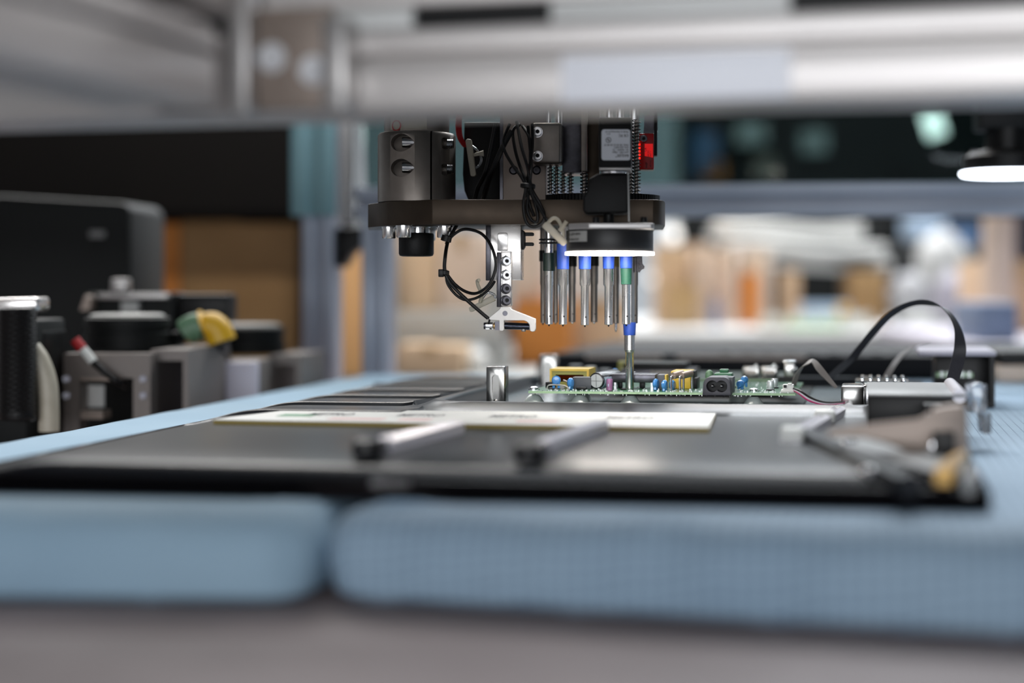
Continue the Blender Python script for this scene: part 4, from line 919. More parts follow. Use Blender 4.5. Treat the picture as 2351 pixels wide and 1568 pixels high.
# ================================================================== RED SENSOR
rs = thing('optical_sensor', 'small red glowing sensor with black bracket at the side of the screwdriving head', 'sensor', P(1485, 388, 1.13))
ds = 1.125
sbod = MB(CAM).pprism([(1467, 306), (1501, 306), (1501.5, 388), (1467, 389)], ds, .012).bevel(.0006).build('case', redm, rs)
MB(CAM).pprism([(1466.5, 326), (1470, 326), (1470, 366), (1467, 366)], ds - .0004, .006).bevel(.0002).build('lamp', redl, rs)
MB(CAM).pprism([(1480, 330), (1499, 330), (1499, 362), (1480, 358)], ds - .0002, .001).build('window', mat('red glowing window', 'a00808', .3, 0, emit=.45, ehex='ff0505'), rs)
MB(CAM).box(c(1467, 0, ds).x, c(1500, 0, ds).x, ds - .0002, ds + .012, zz(390, ds), zz(389, ds)).build('base_edge', cream, rs)
q = c(1478, 319, ds); mb = MB(CAM); screw_mb(mb, (q.x, ds, q.z), (0, -1, 0), .0026, .003); mb.build('screw', [steeld, scd], rs)
for px, py, s_, h_ in ((1484, 348, 'C\u20ac', 5), (1490, 361, '24V DC', 3.6), (1495, 361, 'OUT 1', 3.6), (1487, 386, 'PNP', 5.5), (1495, 384, 'NO / NC', 3.2)):
    q = c(px, py, ds - .0004); text(s_, h_ / FPX * ds * 1.35, q, (0, 0, 1), (-1, 0, 0), inkl, sbod)
MB(CAM).box(c(1501.5, 0, ds).x, c(1509, 0, ds).x, ds + .001, ds + .014, zz(357, ds), zz(255, ds)).bevel(.0005).build('bracket', blk, rs)
MB(CAM).pprism([(1477, 312), (1480, 262), (1502, 262), (1501, 306), (1490, 306)], ds + .008, .004).build('rear_arm', steeld, rs)
# ================================================================== OVERHEAD GANTRY (near, out of focus)
gn = thing('machine_gantry', 'grey aluminium profile gantry with a bolted corner bracket, crossing above the screwdriving head', 'machine frame', (-.2, .66, TT))
A0, B0 = P(0, 278, .7407), P(2351, 210, .6288); zb = A0.z
ux = V((B0.x - A0.x, B0.y - A0.y, 0)).normalized(); uy = V((-ux.y, ux.x, 0))
GM = Matrix(((ux.x, uy.x, 0, A0.x), (ux.y, uy.y, 0, A0.y), (0, 0, 1, zb), (0, 0, 0, 1)))     # x along the beam, y away from the camera, z up
def gx(px): # beam coordinate of a picture column on the front face
    r = V(((px - CX) / FPX, 1)); w = R * r.x + F
    # solve CAMP + s*w on the line A0 + t*ux
    t_ = ((A0.x) * w.y - (A0.y) * w.x) / (ux.y * w.x - ux.x * w.y); return t_
def beamprof(W, H, face):
    # outline of the extrusion in (y, z): flat lips with two grooves in the outward face and one in the underside
    p = [(0, 0), (W * .42, 0), (W * .42, .004), (W * .58, .004), (W * .58, 0), (W, 0), (W, H), (0, H), (0, .062), (.009, .062), (.009, .058), (0, .058), (0, .0455), (.024, .0455), (.024, .0355), (0, .0355), (0, .0245), (.008, .0245), (.008, .0215), (0, .0215)]
    return p
def beam(mb, M, x0, x1, W=.05, H=.10):
    mb.M = M; pr = beamprof(W, H, 1)
    a = [mb.v((x0, y, z)) for y, z in pr]; b = [mb.v((x1, y, z)) for y, z in pr]; mb.loft([a, b]); return mb
cb_ = beam(MB(), GM, -.95, 1.6).bevel(.0007, 2, 50).build('cross_beam', alub, gn)
for p0, p1 in ((590, 945), (1262, 1812)): MB(GM).box(gx(p0), gx(p1), .0006, .009, .0358, .0452).bevel(.001).build('slot_cover', whitem, gn)
for p0, p1 in ((946, 1261), (1813, 2600), (-400, 520)): MB(GM).box(gx(p0), gx(p1), .004, .012, .0356, .0454).build('groove_shade', blkr, gn)  # black strips stand in for shade in the uncovered groove
MB(GM).box(gx(1290), gx(1815), -.0012, .0004, .0005, .0208).bevel(.0004).build('pale_plate', labw, gn)  # thin white plate on the lower lip of the beam
# side beam running back towards the photographer, right-hand face grooved
E0, E1 = P(500, 245, .683), P(0, 130, .536); sd = V((E1.x - E0.x, E1.y - E0.y, 0)).normalized(); sp = V((sd.y, -sd.x, 0))   # sp points to the beam's inside
if sp.x > 0: sp = -sp
SM = Matrix(((sd.x, sp.x, 0, E0.x), (sd.y, sp.y, 0, E0.y), (0, 0, 1, zb), (0, 0, 0, 1)))
beam(MB(), SM, .002, .62).bevel(.0007, 2, 50).build('side_beam', alub, gn)
# corner bracket
boltm = mat('satin bolt head', 'e6e7ea', .42, .5)
b0, b1 = gx(553), gx(823)
br = MB(GM).box(b0 + .0112, b1 - .0112, -.006, -.0005, .001, .046).bevel(.0008).build('corner_bracket', taupe, gn)
for a_, b_ in ((b0, b0 + .011), (b1 - .011, b1)):
    MB(GM).prism([(a_, -.002), (b_, -.002), (b_, .055 if a_ == b0 else .040), (a_, .055 if a_ == b0 else .040)], -.015, -.0005).bevel(.0015).build('bracket_wall', alu, br)
for px, py in ((640, 136), (734, 168)):
    q = gx(px); dq = .70; zq = (HZ - py) / FPX * .705 - (zb - ZC); mb = MB(GM)
    mb.lathe((q, -.006, zq), [(.0066, 0), (.0066, .0012)], 28, axis=(0, -1, 0)); mb.cyl((q, -.0072, zq), (q, -.0112, zq), .0052, seg=6); mb.build('bolt', boltm, br)
q = gx(594); mb = MB(GM); mb.cyl((q, -.006, .052), (q, -.011, .052), .005, seg=6); mb.build('bolt', boltm, br)
for x in (-.93, 1.55):
    MB(GM).box(x - .02, x + .02, .005, .045, TT - zb, -.0002).build('leg', alub, gn)
xb = MB().box(-1.25, 1.25, 1.19, 1.27, 1.60, 1.68).build('carriage_beam', dgrey, gn)
for x in (-1.23, 1.23): MB().box(x - .02, x + .02, 1.21, 1.25, TT, 1.5998).build('leg', alub, gn)
MB().box(P(1300, 0, 1.13).x - .06, P(1300, 0, 1.13).x + .08, 1.10, 1.1895, 1.2362, 1.70).bevel(.003).build('carriage', alub, gn)
# ================================================================== REAR ENCLOSURE FRAME
rf = thing('enclosure_frame', 'blue grey aluminium enclosure frame with posts and a long rail behind the television', 'frame', wp(760, 860, 1.76) * V((1, 1, 0)) + UP * TT)
def wx(px, wy=1.76): return wp(px, 700, wy).x
def wz(py, wy=1.76, px=1500): return wp(px, py, wy).z
def slotted(mb, x0, x1, y0, y1, z0, z1, vertical=True, sl=.009, dp=.006):
    if vertical:
        xm = (x0 + x1) / 2; mb.prismz([(x0, y0), (xm - sl / 2, y0), (xm - sl / 2, y0 + dp), (xm + sl / 2, y0 + dp), (xm + sl / 2, y0), (x1, y0), (x1, y1), (x0, y1)], z0, z1)
    else:
        zm = (z0 + z1) / 2; a = [mb.v((x0, y, z)) for y, z in ((y0, z0), (y0, zm - sl / 2), (y0 + dp, zm - sl / 2), (y0 + dp, zm + sl / 2), (y0, zm + sl / 2), (y0, z1), (y1, z1), (y1, z0))]
        b = [mb.v((x1, v.co.y, v.co.z)) for v in a]; mb.loft([a, b])
    return mb
slotted(MB(), wx(692), wx(764), 1.76, 1.796, TT, 1.75).bevel(.0015).build('post', alud, rf)
slotted(MB(), wx(829), wx(890), 1.76, 1.796, TT, wz(497)).bevel(.0015).build('post', alud, rf)
slotted(MB(), wx(786), wx(816), 1.745, 1.7595, wz(505), 1.75, sl=.004).bevel(.0015).build('door_strip', alu, rf)
slotted(MB(), wx(816), 1.35, 1.76, 1.796, wz(498), wz(424), False, .011, .012).bevel(.0015).build('rail', alud, rf)
slotted(MB(), 1.31, 1.35, 1.76, 1.796, TT, wz(498) - .0005).build('post', alud, rf)
MB().prism([(wx(766), wz(517)), (wx(845), wz(517)), (wx(840), wz(548)), (wx(800), wz(580)), (wx(782), wz(612)), (wx(766), wz(612))], 1.764, 1.792).bevel(.003).build('corner_gusset', blk, rf)
slotted(MB(), wx(684), wx(784), 1.735, 1.744, wz(492), 1.75, sl=.012, dp=.004).bevel(.0015).build('tinted_post', alug, rf)  # green cast of the see-through panel put into the post colour
tp = MB(Matrix(((1, 0, 0, 0), (0, 1, 0, 1.79), (0, 0, 1, 0), (0, 0, 0, 1))) @ Matrix(((1, 0, 0, 0), (0, 1, -.11, .11 * (wz(424) + .0004)), (0, 0, 1, 0), (0, 0, 0, 1)))).box(wx(820), 1.30, 0, .004, wz(424) + .0004, 1.19).build('tinted_panel', acr, rf); tp['label'] = 'dark green see-through panel above the rail'
# ================================================================== SECOND RING LIGHT (upper right)
dR = 1.45; kx = c(2312, 0, dR).x; r_ = 106 / FPX * dR
r2 = thing('ring_light', 'second ring light glowing white, hanging at the edge above the ribbon cable', 'ring light', CAM @ V((kx, dR, zz(412, dR))))
MB(CAM).lathe((kx, dR, 0), [(r_ * .93, zz(394, dR)), (r_ * .93, zz(362, dR)), (r_ * .80, zz(352, dR)), (r_ * .5, zz(344, dR))], 48).build('housing', blk, r2)
MB(CAM).lathe((kx, dR, 0), [(r_ * .4, zz(403, dR)), (r_ * .97, zz(403, dR)), (r_, zz(400, dR)), (r_, zz(396, dR)), (r_ * .95, zz(394.5, dR))], 48).build('diffuser', ringe2, r2)
MB(CAM).lathe((kx, dR, 0), [(.020, zz(344, dR) + .0002), (.020, .30)], 32).build('camera_body', blk, r2)
MB(CAM).box(kx - .028, kx + .04, dR - .02, dR + .02, zz(300, dR), .28).bevel(.002).build('mount_block', blk, r2)
MB(CAM).cyl(c(2238, 345, dR), c(2238, 352, dR), .004).build('screw', steeld, r2)
MB(CAM).box(kx - .05, kx + .05, dR - .03, dR + .28, .30, .34).build('hanger_arm', alud, r2)
# ================================================================== SECOND TELEVISION BEHIND
t2 = thing('television', 'second black television lying flat at the back, behind the circuit boards', 'television', ((wx(1232, 1.7) + wx(2112, 1.7)) / 2, 1.9, .838))
xa, xb_ = wx(1232, 1.68), wx(2255, 1.68); zt2 = wz(812, 1.68)
MB().prism([(xa, .838), (xb_, .838), (xb_, zt2), (xa + .02, zt2), (xa, zt2 - .008)], 1.68, 2.08).bevel(.004, 3).build('rear_cover', tv2m, t2)
for p0, p1 in ((1345, 1520), (1555, 1850)): MB().box(wx(p0, 1.68), wx(p1, 1.68), 1.6785, 1.6802, wz(822, 1.68), wz(815, 1.68)).build('trim_strip', taupe, t2)
for k in range(9):
    x_ = wx(1650 + k * 50, 1.68); MB().box(x_, x_ + .012, 1.70, 1.74, zt2 - .001, zt2 + .002).bevel(.0008).build('vent_rib', blk, t2)
# ================================================================== SCREW FEEDERS ON THE LEFT
def feeder(dx, dyy, d, sc, label, card=True):
    f = thing('screw_feeder', label, 'screw feeder', P(290 + dx, 1000, d) * V((1, 1, 0)) + UP * TT)
    X_ = lambda p: 290 + dx + (p - 290) * sc; Y_ = lambda p: 1000 + dyy + (p - 1000) * sc
    zl = TT - ZC
    def bx(mb, p0, p1, q0, q1, dd, dep, tozero=False):
        a, b = c(X_(p0), Y_(q1), dd), c(X_(p1), Y_(q0), dd); return mb.box(a.x, b.x, dd, dd + dep, zl if tozero else a.z, b.z)
    mb = MB(CAM); bx(mb, 146, 345, 812, 868, d, .02); bx(mb, 146, 182, 868, 1010, d + .0002, .0196, True); bx(mb, 306, 345, 868, 1010, d + .0002, .0196, True); cas = mb.build('casting', feedm, f)
    mb = MB(CAM); bx(mb, 346, 432, 803, 828, d + .02, .12); bx(mb, 346, 356, 828, 1010, d + .0202, .1196, True); bx(mb, 420, 432, 828, 1010, d + .0202, .1196, True); mb.build('side_frame', feedm, f)
    bx(MB(CAM), 150, 420, 830, 1010, d + .143, .02, True).build('rear_panel', dgrey, f)
    q = c(X_(293), Y_(805), d + .085); r = 100 * sc / FPX * d; z = lambda p: zz(Y_(p), d)
    MB(CAM).lathe((q.x, d + .085, 0), [(r, z(808)), (r, z(770)), (r * .95, z(768)), (r * .95, z(758)), (r, z(756)), (r, z(735)), (r * .9, z(732))], 40).build('drum', dgrey, f)
    MB(CAM).lathe((q.x, d + .085, 0), [(r * .88, z(731.8)), (r * .88, z(728)), (r * .8, z(724))], 40).build('lid', labg, f)
    if card:
        bx(MB(CAM), 197, 238, 885, 935, d + .03, .003).build('white_card', whitem, f); bx(MB(CAM), 184, 256, 867, 874, d - .002, .03).build('shelf_plate', taupe, f)
        bx(MB(CAM), 184, 236, 945, 962, d + .004, .02).build('shelf_plate', taupe, f)
        MB(CAM).tube([c(215, 832, d - .01), c(245, 858, d - .012), c(275, 878, d - .01), c(290, 886, d + .03)], .003, 10).build('cable', blk, f)
        MB(CAM).cyl(c(190, 802, d - .01), c(214, 831, d - .01), .004, seg=10).build('plug', whitep, f); MB(CAM).cyl(c(172, 780, d - .01), c(189, 801, d - .01), .0042, seg=10).build('red_collar', redm2, f)
        for px, py in ((152, 870), (152, 908), (328, 870), (328, 908)): MB(CAM).cyl(c(px, py, d), c(px, py, d - .003), .003, seg=12).build('screw', steeld, f)
    return f
feeder(0, 0, 1.345, 1, 'beige screw feeder with dark drum and a white card in its opening')
feeder(278, -15, 1.56, .86, 'second beige screw feeder, next to the aluminium post', False)
f = thing('control_box', 'small pale grey control box between the two screw feeders', 'control box', P(510, 930, 1.52) * V((1, 1, 0)) + UP * TT)
a, b = c(436, 940, 1.5), c(590, 828, 1.5)
MB(CAM).box(a.x, b.x, 1.502, 1.552, TT - ZC, b.z).bevel(.003).build('body', feedm, f)
MB(CAM).box(c(470, 0, 1.494).x, b.x + .002, 1.494, 1.5018, TT - ZC, b.z - .001).bevel(.002).build('front_panel', lilac, f)
MB(CAM).box(c(440, 0, 1.494).x, c(462, 0, 1.494).x, 1.498, 1.5018, zz(890, 1.494), zz(868, 1.494)).build('switch', steel, f)
f = thing('hose_coupling', 'yellow and green hose coupling lying between the screw feeders', 'hose coupling', P(470, 800, 1.445))
MB(CAM).tube([c(425, 766, 1.445), c(440, 755, 1.445), c(455, 750, 1.445), c(470, 752, 1.445)], [.008, .012, .013, .013], 14).build('green_sleeve', grnb, f)
MB(CAM).tube([c(472, 752, 1.445), c(486, 748, 1.445), c(500, 760, 1.445), c(510, 785, 1.445)], [.013, .017, .017, .013], 14).build('yellow_cap', yelb, f)
MB(CAM).tube([c(428, 766, 1.445), c(418, 770, 1.445), c(408, 774, 1.443), c(401, 777, 1.44)], .006, 12).build('hose', dgrey, f)
MB(CAM).tube([c(506, 780, 1.445), c(510, 792, 1.47), c(512, 806, 1.50), c(513, 819, 1.522)], .007, 12).build('hose', cabm, f)
f = thing('air_valve_unit', 'dark valve unit with silver fitting and coiled black hose, beside the first feeder', 'valve unit', P(40, 990, 1.26) * V((1, 1, 0)) + UP * TT)
MB(CAM).box(c(-60, 0, 1.277).x, c(62, 0, 1.277).x, 1.277, 1.361, TT - ZC, zz(735, 1.277)).bevel(.003).build('body', dgrey, f)
MB(CAM).pprism([(-40, 685), (84, 682), (84, 716), (40, 718), (10, 740), (-40, 742)], 1.26, .03).bevel(.003).build('silver_fitting', steel, f)
k_ = 400; MB(CAM).tube([(c(40, 0, 1.252).x + .012 * math.cos(i * .6), 1.252 + .012 * math.sin(i * .6), zz(960 - i * .62, 1.252)) for i in range(k_)], .0028, 7, 1, False).build('coiled_hose', cabm, f)
MB(CAM).tube([c(72, 800, 1.268), c(92, 830, 1.268), c(108, 880, 1.268), c(112, 940, 1.268), c(112, 990, 1.268)], .008, 12).build('cream_hose', cream, f)
MB(CAM).box(c(60, 0, 1.302).x, c(94, 0, 1.302).x, 1.31, 1.361, TT - ZC, zz(760, 1.302)).bevel(.003).build('valve_body', blk, f)
f = thing('guide_rail_block', 'dark rail block with pale metal strips standing behind the first feeder drum', 'rail block', P(300, 720, 1.596) * V((1, 1, 0)) + UP * TT)
MB(CAM).box(c(195, 0, 1.554).x, c(400, 0, 1.554).x, 1.554, 1.596, TT - ZC, zz(672, 1.554)).bevel(.003).build('body', dgrey, f)
MB(CAM).box(c(230, 0, 1.554).x, c(392, 0, 1.554).x, 1.544, 1.554, zz(686, 1.546), zz(674, 1.546)).bevel(.001).build('strip', alu, f)
MB(CAM).box(c(255, 0, 1.554).x, c(290, 0, 1.554).x, 1.552, 1.571, zz(671, 1.554), zz(640, 1.554)).bevel(.002).build('tab', alu, f)
MB(CAM).box(c(285, 0, 1.554).x, c(325, 0, 1.554).x, 1.544, 1.554, zz(722, 1.546), zz(692, 1.546)).bevel(.001).build('plate', benchg, f)
MB(CAM).pprism([(184, 712), (196, 678), (206, 682), (206, 712)], 1.537, .02).build('corner_tab', taupe, f)
MB(CAM).box(c(401, 0, 1.554).x, c(520, 0, 1.554).x, 1.562, 1.596, zz(740, 1.554), zz(675, 1.554)).bevel(.003).build('end_block', blk, f)
f = thing('cabinet_panel', 'dark green grey enclosure with a rounded top corner behind the feeders', 'enclosure', P(100, 900, 1.72) * V((1, 1, 0)) + UP * TT)
d = 1.70
MB(CAM).pprism([(-260, 947), (-260, 440), (0, 447), (280, 463), (294, 470), (301, 486), (302, 947)], d, .12).bevel(.006).build('body', dgrey, f)
MB(CAM).pbox(300.0, 303, 520, 540, d + .02, .03).build('hinge', steeld, f); MB(CAM).pbox(205, 240, 530, 545, d - .003, .0028).build('badge', greyp, f)
# ================================================================== REAR BENCH, CABINET AND CARTONS
bn = thing('rear_bench', 'long light grey bench behind the enclosure frame, carrying cartons', 'bench', (.3, 2.9, 0))
MB().box(-2.2, -.30, 2.32, 3.45, TT - .03, TT).bevel(.004).build('bench_top', benchg, bn)
for x in (-2.1, -.38):
    for y in (2.4, 3.35): MB().box(x - .03, x + .03, y - .03, y + .03, 0, TT - .03).build('leg', steeld, bn)
def cbx(p0, p1, q0, q1, d, dep, zbase=None):
    a, b = c(p0, q1, d), c(p1, q0, d); return MB(CAM).box(a.x, b.x, d, d + dep, a.z if zbase is None else zbase - ZC, b.z)
cab = thing('storage_cabinet', 'dark brown open cabinet above the cartons, behind the feeders', 'cabinet', P(350, 860, 2.7) * V((1, 1, 0)) + UP * TT)
cbx(-330, 700, 60, 860, 2.86, .02, TT).build('back_panel', darkw, cab); cbx(-330, 688, 486, 500, 2.45, .405).build('shelf', darkw, cab)
cbx(-330, 688, 60, 485.5, 2.44, .008).build('interior_shade', darkw, cab)  # dark sheet stands in for the unlit inside of the cabinet
cbx(688, 702, 60, 870, 2.43, .42, TT).build('side_panel', darkw, cab); cbx(-350, -331, 60, 860, 2.43, .45, TT).build('side_panel', darkw, cab)
def carton(p0, p1, q0, q1, d, dep, m, label, zbase=None, tape=True, group=None):
    a, b = c(p0, q1, d), c(p1, q0, d); z0 = a.z if zbase is None else zbase - ZC
    t_ = thing('carton', label, 'carton', CAM @ V(((a.x + b.x) / 2, d + dep / 2, z0)), group)
    MB(CAM).box(a.x, b.x, d, d + dep, z0, b.z).bevel(.003).build('body', m, t_)
    xm = (a.x + b.x) / 2
    if tape:
        w = min(.025, (b.x - a.x) * .1); MB(CAM).box(xm - w, xm + w, d - .0006, d + dep * .9, b.z - (b.z - z0) * .25, b.z + .0006).build('tape', tapem, t_)
    mb = MB(CAM); mb.box(a.x + .001, xm - .001, d + .002, d + dep - .002, b.z + .0002, b.z + .003); mb.build('flap', m, t_)
    return t_
carton(303, 412, 512, 880, 2.50, .30, cardo, 'orange cardboard carton inside the dark cabinet', TT)
carton(414, 684, 512, 880, 2.50, .30, cardd, 'wide dull brown carton inside the dark cabinet', TT, False)
pl = thing('plywood_board', 'bright orange plywood board leaning behind the two posts', 'board', P(800, 865, 2.42) * V((1, 1, 0)) + UP * TT)
cbx(745, 838, 535, 865, 2.40, .018, TT).build('board', ply, pl)
MB(CAM).box(c(745, 0, 2.4).x, c(838, 0, 2.4).x, 2.4185, 2.48, TT - ZC, TT - ZC + .03).build('foot_batten', cardd, pl)
sh = thing('steel_shelf', 'light grey steel shelf with pale cartons, behind the gripper', 'shelf', P(1030, 850, 2.6) * V((1, 1, 0)) + UP * TT)
cbx(878, 1144, 714, 790, 2.55, .45).bevel(.004).build('shelf_board', benchg, sh); cbx(1112, 1172, 640, 713, 2.56, .04).build('upright', benchg, sh)
cbx(1112, 1172, 790.5, 860, 2.56, .04, TT).build('upright', benchg, sh); cbx(880, 905, 520, 713, 2.56, .03).build('upright', benchg, sh); cbx(880, 905, 790.5, 860, 2.56, .03, TT).build('upright', benchg, sh)
for px in (1075, 920): cbx(px, px + 14, 520, 713, 2.97, .02).build('rear_upright', steeld, sh)
carton(908, 1004, 522, 713, 2.62, .30, cardl, 'pale carton on the grey shelf, next to the orange plywood board', .898)
carton(1008, 1108, 535, 713, 2.62, .30, peach, 'pinkish pale carton on the grey shelf, beside the gripper', .898)
carton(910, 1062, 796, 866, 2.40, .12, cardl, 'flat pale carton under the grey steel shelf', TT)
MBt = carton(1180, 1306, 692, 860, 2.70, .22, cardo, 'vivid orange carton below the gripper foot', TT, False)
carton(1176, 1240, 505, 691, 2.72, .18, peach, 'tall pale carton standing on the vivid orange carton', .9155)
carton(1300, 1440, 690, 860, 2.95, .25, card, 'brown carton behind the row of steel nozzles', TT)
carton(1308, 1430, 560, 689, 2.95, .25, whitem, 'white box on the brown carton behind the nozzles', .9148, False)
o = cbx(1076, 1112, 812, 866, 2.45, .08, TT).bevel(.006).build('plastic_tub', whitem, None); tag(o, 'small white tub under the grey steel shelf', 'tub')
# ================================================================== WHITE BENCH WITH CLUTTER (right, far)
wb = thing('packing_bench', 'white packing bench with cartons, boards and bags, behind the second television', 'bench', (1.1, 4.3, 0)); ZW = .836
MB().box(-.85, .36, 3.55, 5.2, ZW - .03, ZW).bevel(.004).build('bench_top', benchw, wb)
for x in (-.8, .31):
    for y in (3.6, 5.1): MB().box(x - .03, x + .03, y - .03, y + .03, 0, ZW - .03).build('leg', steeld, wb)
wm = thing('white_machine', 'white layered machine hood standing over the white bench', 'machine', P(1850, 720, 4.4) * V((1, 1, 0)) + UP * ZW)
for (p0, p1, q0, q1, d_) in ((1640, 1985, 507, 552, 4.25), (1668, 2035, 553, 590, 4.20), (1800, 2050, 591, 622, 4.28)):
    mb = MB(CAM); n = 10; top = []; 
    for i in range(n + 1):
        px = p0 + (p1 - p0) * i / n; q_ = c(px, q0 - 6 * math.sin(i * .7) + (i / n) * 10, d_); top.append((q_.x, q_.z))
    e1_, e0_ = c(p1, q1, d_), c(p0, q1 - 14, d_); mb.prism([(e0_.x, e0_.z), (e1_.x, e1_.z)] + top[::-1], d_, d_ + .5); mb.bevel(.01, 3).build('hood_panel', whitem, wm)
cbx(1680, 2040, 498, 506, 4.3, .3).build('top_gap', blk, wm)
for px in (1690, 2010): cbx(px, px + 18, 596, 720, 4.6, .05, ZW).build('leg', benchg, wm)
carton(1500, 1582, 565, 730, 4.0, .3, card, 'brown carton at the near end of the white bench', ZW)
carton(1590, 1632, 560, 730, 4.05, .25, peach, 'narrow pinkish carton beside the brown carton on the white bench', ZW)
carton(1634, 1692, 575, 700, 4.1, .25, labg and peach, 'pinkish carton between the dark bottle and the orange tub', ZW)
carton(1530, 1600, 655, 735, 3.9, .09, tapem, 'low tan carton in front of the brown carton', ZW)
o = MB(CAM).lathe((c(1642, 0, 3.95).x, 3.95, ZW - ZC), [(.012, 0), (.0125, .003), (.0125, .05), (.006, .06), (.006, .075), (.007, .076), (.007, .082)], 20).build('bottle', bluep, None); tag(o, 'small dark blue bottle on the white bench', 'bottle')
f = thing('orange_tub', 'small bright orange tub on the white bench', 'tub', P(1722, 690, 4.0) * V((1, 1, 0)) + UP * ZW)
cbx(1703, 1742, 625, 682, 4.0, .06, ZW).bevel(.004).build('body', oran, f); cbx(1701, 1744, 620, 624.5, 3.998, .064).bevel(.002).build('lid', card, f)
carton(1706, 1770, 578, 618, 4.13, .05, peach, 'peach carton seen above the orange tub', ZW)
carton(1800, 1835, 622, 715, 4.2, .2, card, 'brown carton left of the pale bowl', ZW)
carton(1950, 2035, 622, 715, 4.2, .2, cardd, 'dull brown carton right of the pale bowl', ZW)
o = MB(CAM).lathe((c(1892, 0, 4.05).x, 4.05, ZW - ZC), [(.04, 0), (.045, .004), (.062, .03), (.066, .058), (.063, .058), (.058, .03), (.035, .008), (.0003, .007)], 32, cap=False).build('bowl', bluel, None); tag(o, 'pale blue grey bowl on the white bench', 'bowl')
for i, (px, w, h_, lab, mm_) in enumerate(((1745, 60, 24, 'pale board stack nearest the orange tub', cream), (1812, 60, 30, 'pale green board stack left of the yellow coil', pcbe), (1880, 55, 34, 'pale board stack carrying a yellow coil', pcbe), (1942, 60, 30, 'white board stack behind the ribbon cable arch', whitep))):
    f = thing('board_stack', lab, 'circuit boards', P(px + w / 2, 745, 3.7) * V((1, 1, 0)) + UP * ZW)
    a = c(px, 0, 3.7).x; b = c(px + w, 0, 3.7).x; MB(CAM).box(a, b, 3.7, 3.85, ZW - ZC, ZW - ZC + .016).build('board', mm_, f)
    for k in range(4): MB(CAM).box(a + .006 + k * .014, a + .016 + k * .014, 3.705, 3.73, ZW - ZC + .016, ZW - ZC + .016 + h_ * .0006 + .004 * (k % 2)).bevel(.001).build('component', whitep if k % 2 else dome, f)
    if i == 2: MB(CAM).cyl((b - .012, 3.70, ZW - ZC + .045), (b + .008, 3.70, ZW - ZC + .045), .012, seg=20).build('yellow_coil', yelb, f)
def bag(px, py, rx, rz, d, m, label, seed):
    q = c(px, py, d); mb = MB(CAM); bmesh.ops.create_icosphere(mb.bm, subdivisions=4, radius=1)
    kx_, kz_ = rx / FPX * d, rz / FPX * d; zf = ZW - ZC
    for v in mb.bm.verts:
        n_ = v.co.normalized(); f_ = 1 + .16 * noise.noise(n_ * 2.3 + V((seed, 0, 0))) + .07 * noise.noise(n_ * 6 + V((0, seed, 0)))
        z_ = q.z + n_.z * kz_ * f_; v.co = CAM @ V((q.x + n_.x * kx_ * f_, d + n_.y * kx_ * .7 * f_, max(zf, z_)))
    o = mb.build('plastic_bag', m, None, sharp=80); tag(o, label, 'bag')
bag(2085, 690, 52, 62, 4.25, mat('frosted grey bag', 'a3a4a6', .45, 0, '95949a', 20, .3), 'grey plastic bag beside the white machine', 1)
bag(2165, 640, 70, 105, 4.55, mat('pale frosted bag', 'b5b6b5', .4, 0, 'a8a8a8', 20, .3), 'large white plastic bag heaped at the end of the white bench', 5)
bag(2190, 690, 50, 66, 4.2, mat('lilac grey bag', '9d99a5', .45, 0, '918d99', 20, .3), 'lilac grey plastic bag in front of the large white bag', 9)
bag(2120, 750, 48, 34, 3.95, benchg, 'low white plastic bag inside the ribbon cable arch', 12)
carton(2096, 2170, 500, 545, 5.3, .25, bluel, 'pale blue box above the plastic bags', None, False)
carton(2190, 2250, 522, 562, 5.2, .2, bluep, 'dark blue box beside the pale blue box', None, False)
ss = thing('wall_shelf', 'grey rack behind the plastic bags, holding the blue boxes', 'rack', P(2170, 600, 5.4) * V((1, 1, 0)))
cbx(2060, 2262, 562.5, 572, 5.18, .42).build('shelf_board', greyp, ss)
for px in (2062, 2254): cbx(px, px + 8, 573, 600, 5.5, .05, 0).build('upright', steeld, ss)
st = thing('side_table', 'pale grey table at the right, behind the tall black housing', 'table', P(2330, 800, 2.5) * V((1, 1, 0)))
a = c(2236, 0, 2.35).x; MB(CAM).box(a, a + 1.2, 2.35, 3.4, -.112, -.085).bevel(.004).build('table_top', lilac, st)
for x_ in (a + .05, a + 1.15):
    for y_ in (2.42, 3.12): MB(CAM).box(x_ - .02, x_ + .02, y_ - .02, y_ + .02, -ZC, -.112).build('leg', steeld, st)
o = cbx(2248, 2338, 694, 742, 2.45, .2, ZC - .085).bevel(.006).build('storage_bin', mat('grey blue bin', '6f7f9b', .5, 0), None); tag(o, 'grey blue plastic bin on the pale grey side table', 'bin')
carton(2270, 2400, 598, 690, 2.95, .3, card, 'brown carton above the grey blue bin', ZC - .0848)
f = thing('paper_roll', 'upright pale peach paper roll beside the dark locker', 'roll', P(2292, 690, 2.85) * V((1, 1, 0)) + UP * (ZC - .085))
q = c(2292, 0, 2.85); MB(CAM).lathe((q.x, 2.85, 0), [(.029, -.0848), (.029, zz(498, 2.85)), (.011, zz(498, 2.85)), (.011, zz(502, 2.85))], 36).build('paper', peach, f)
MB(CAM).lathe((q.x, 2.85, 0), [(.0108, zz(503, 2.85)), (.0108, zz(494, 2.85)), (.0085, zz(494, 2.85))], 24).build('core_tube', cardd, f)
f = thing('dark_locker', 'dark purple grey locker at the right edge', 'locker', P(2420, 700, 4.4) * V((1, 1, 0)))
dkm = mat('dark purple grey enamel', '241f27', .5, 0)
cbx(2340, 2600, 440, 700, 5.3, .5, 0).bevel(.006).build('body', dkm, f); cbx(2342, 2595, 446, 690, 5.285, .0145, .05).build('door', dkm, f); cbx(2352, 2358, 600, 640, 5.27, .0145).build('handle', steeld, f)
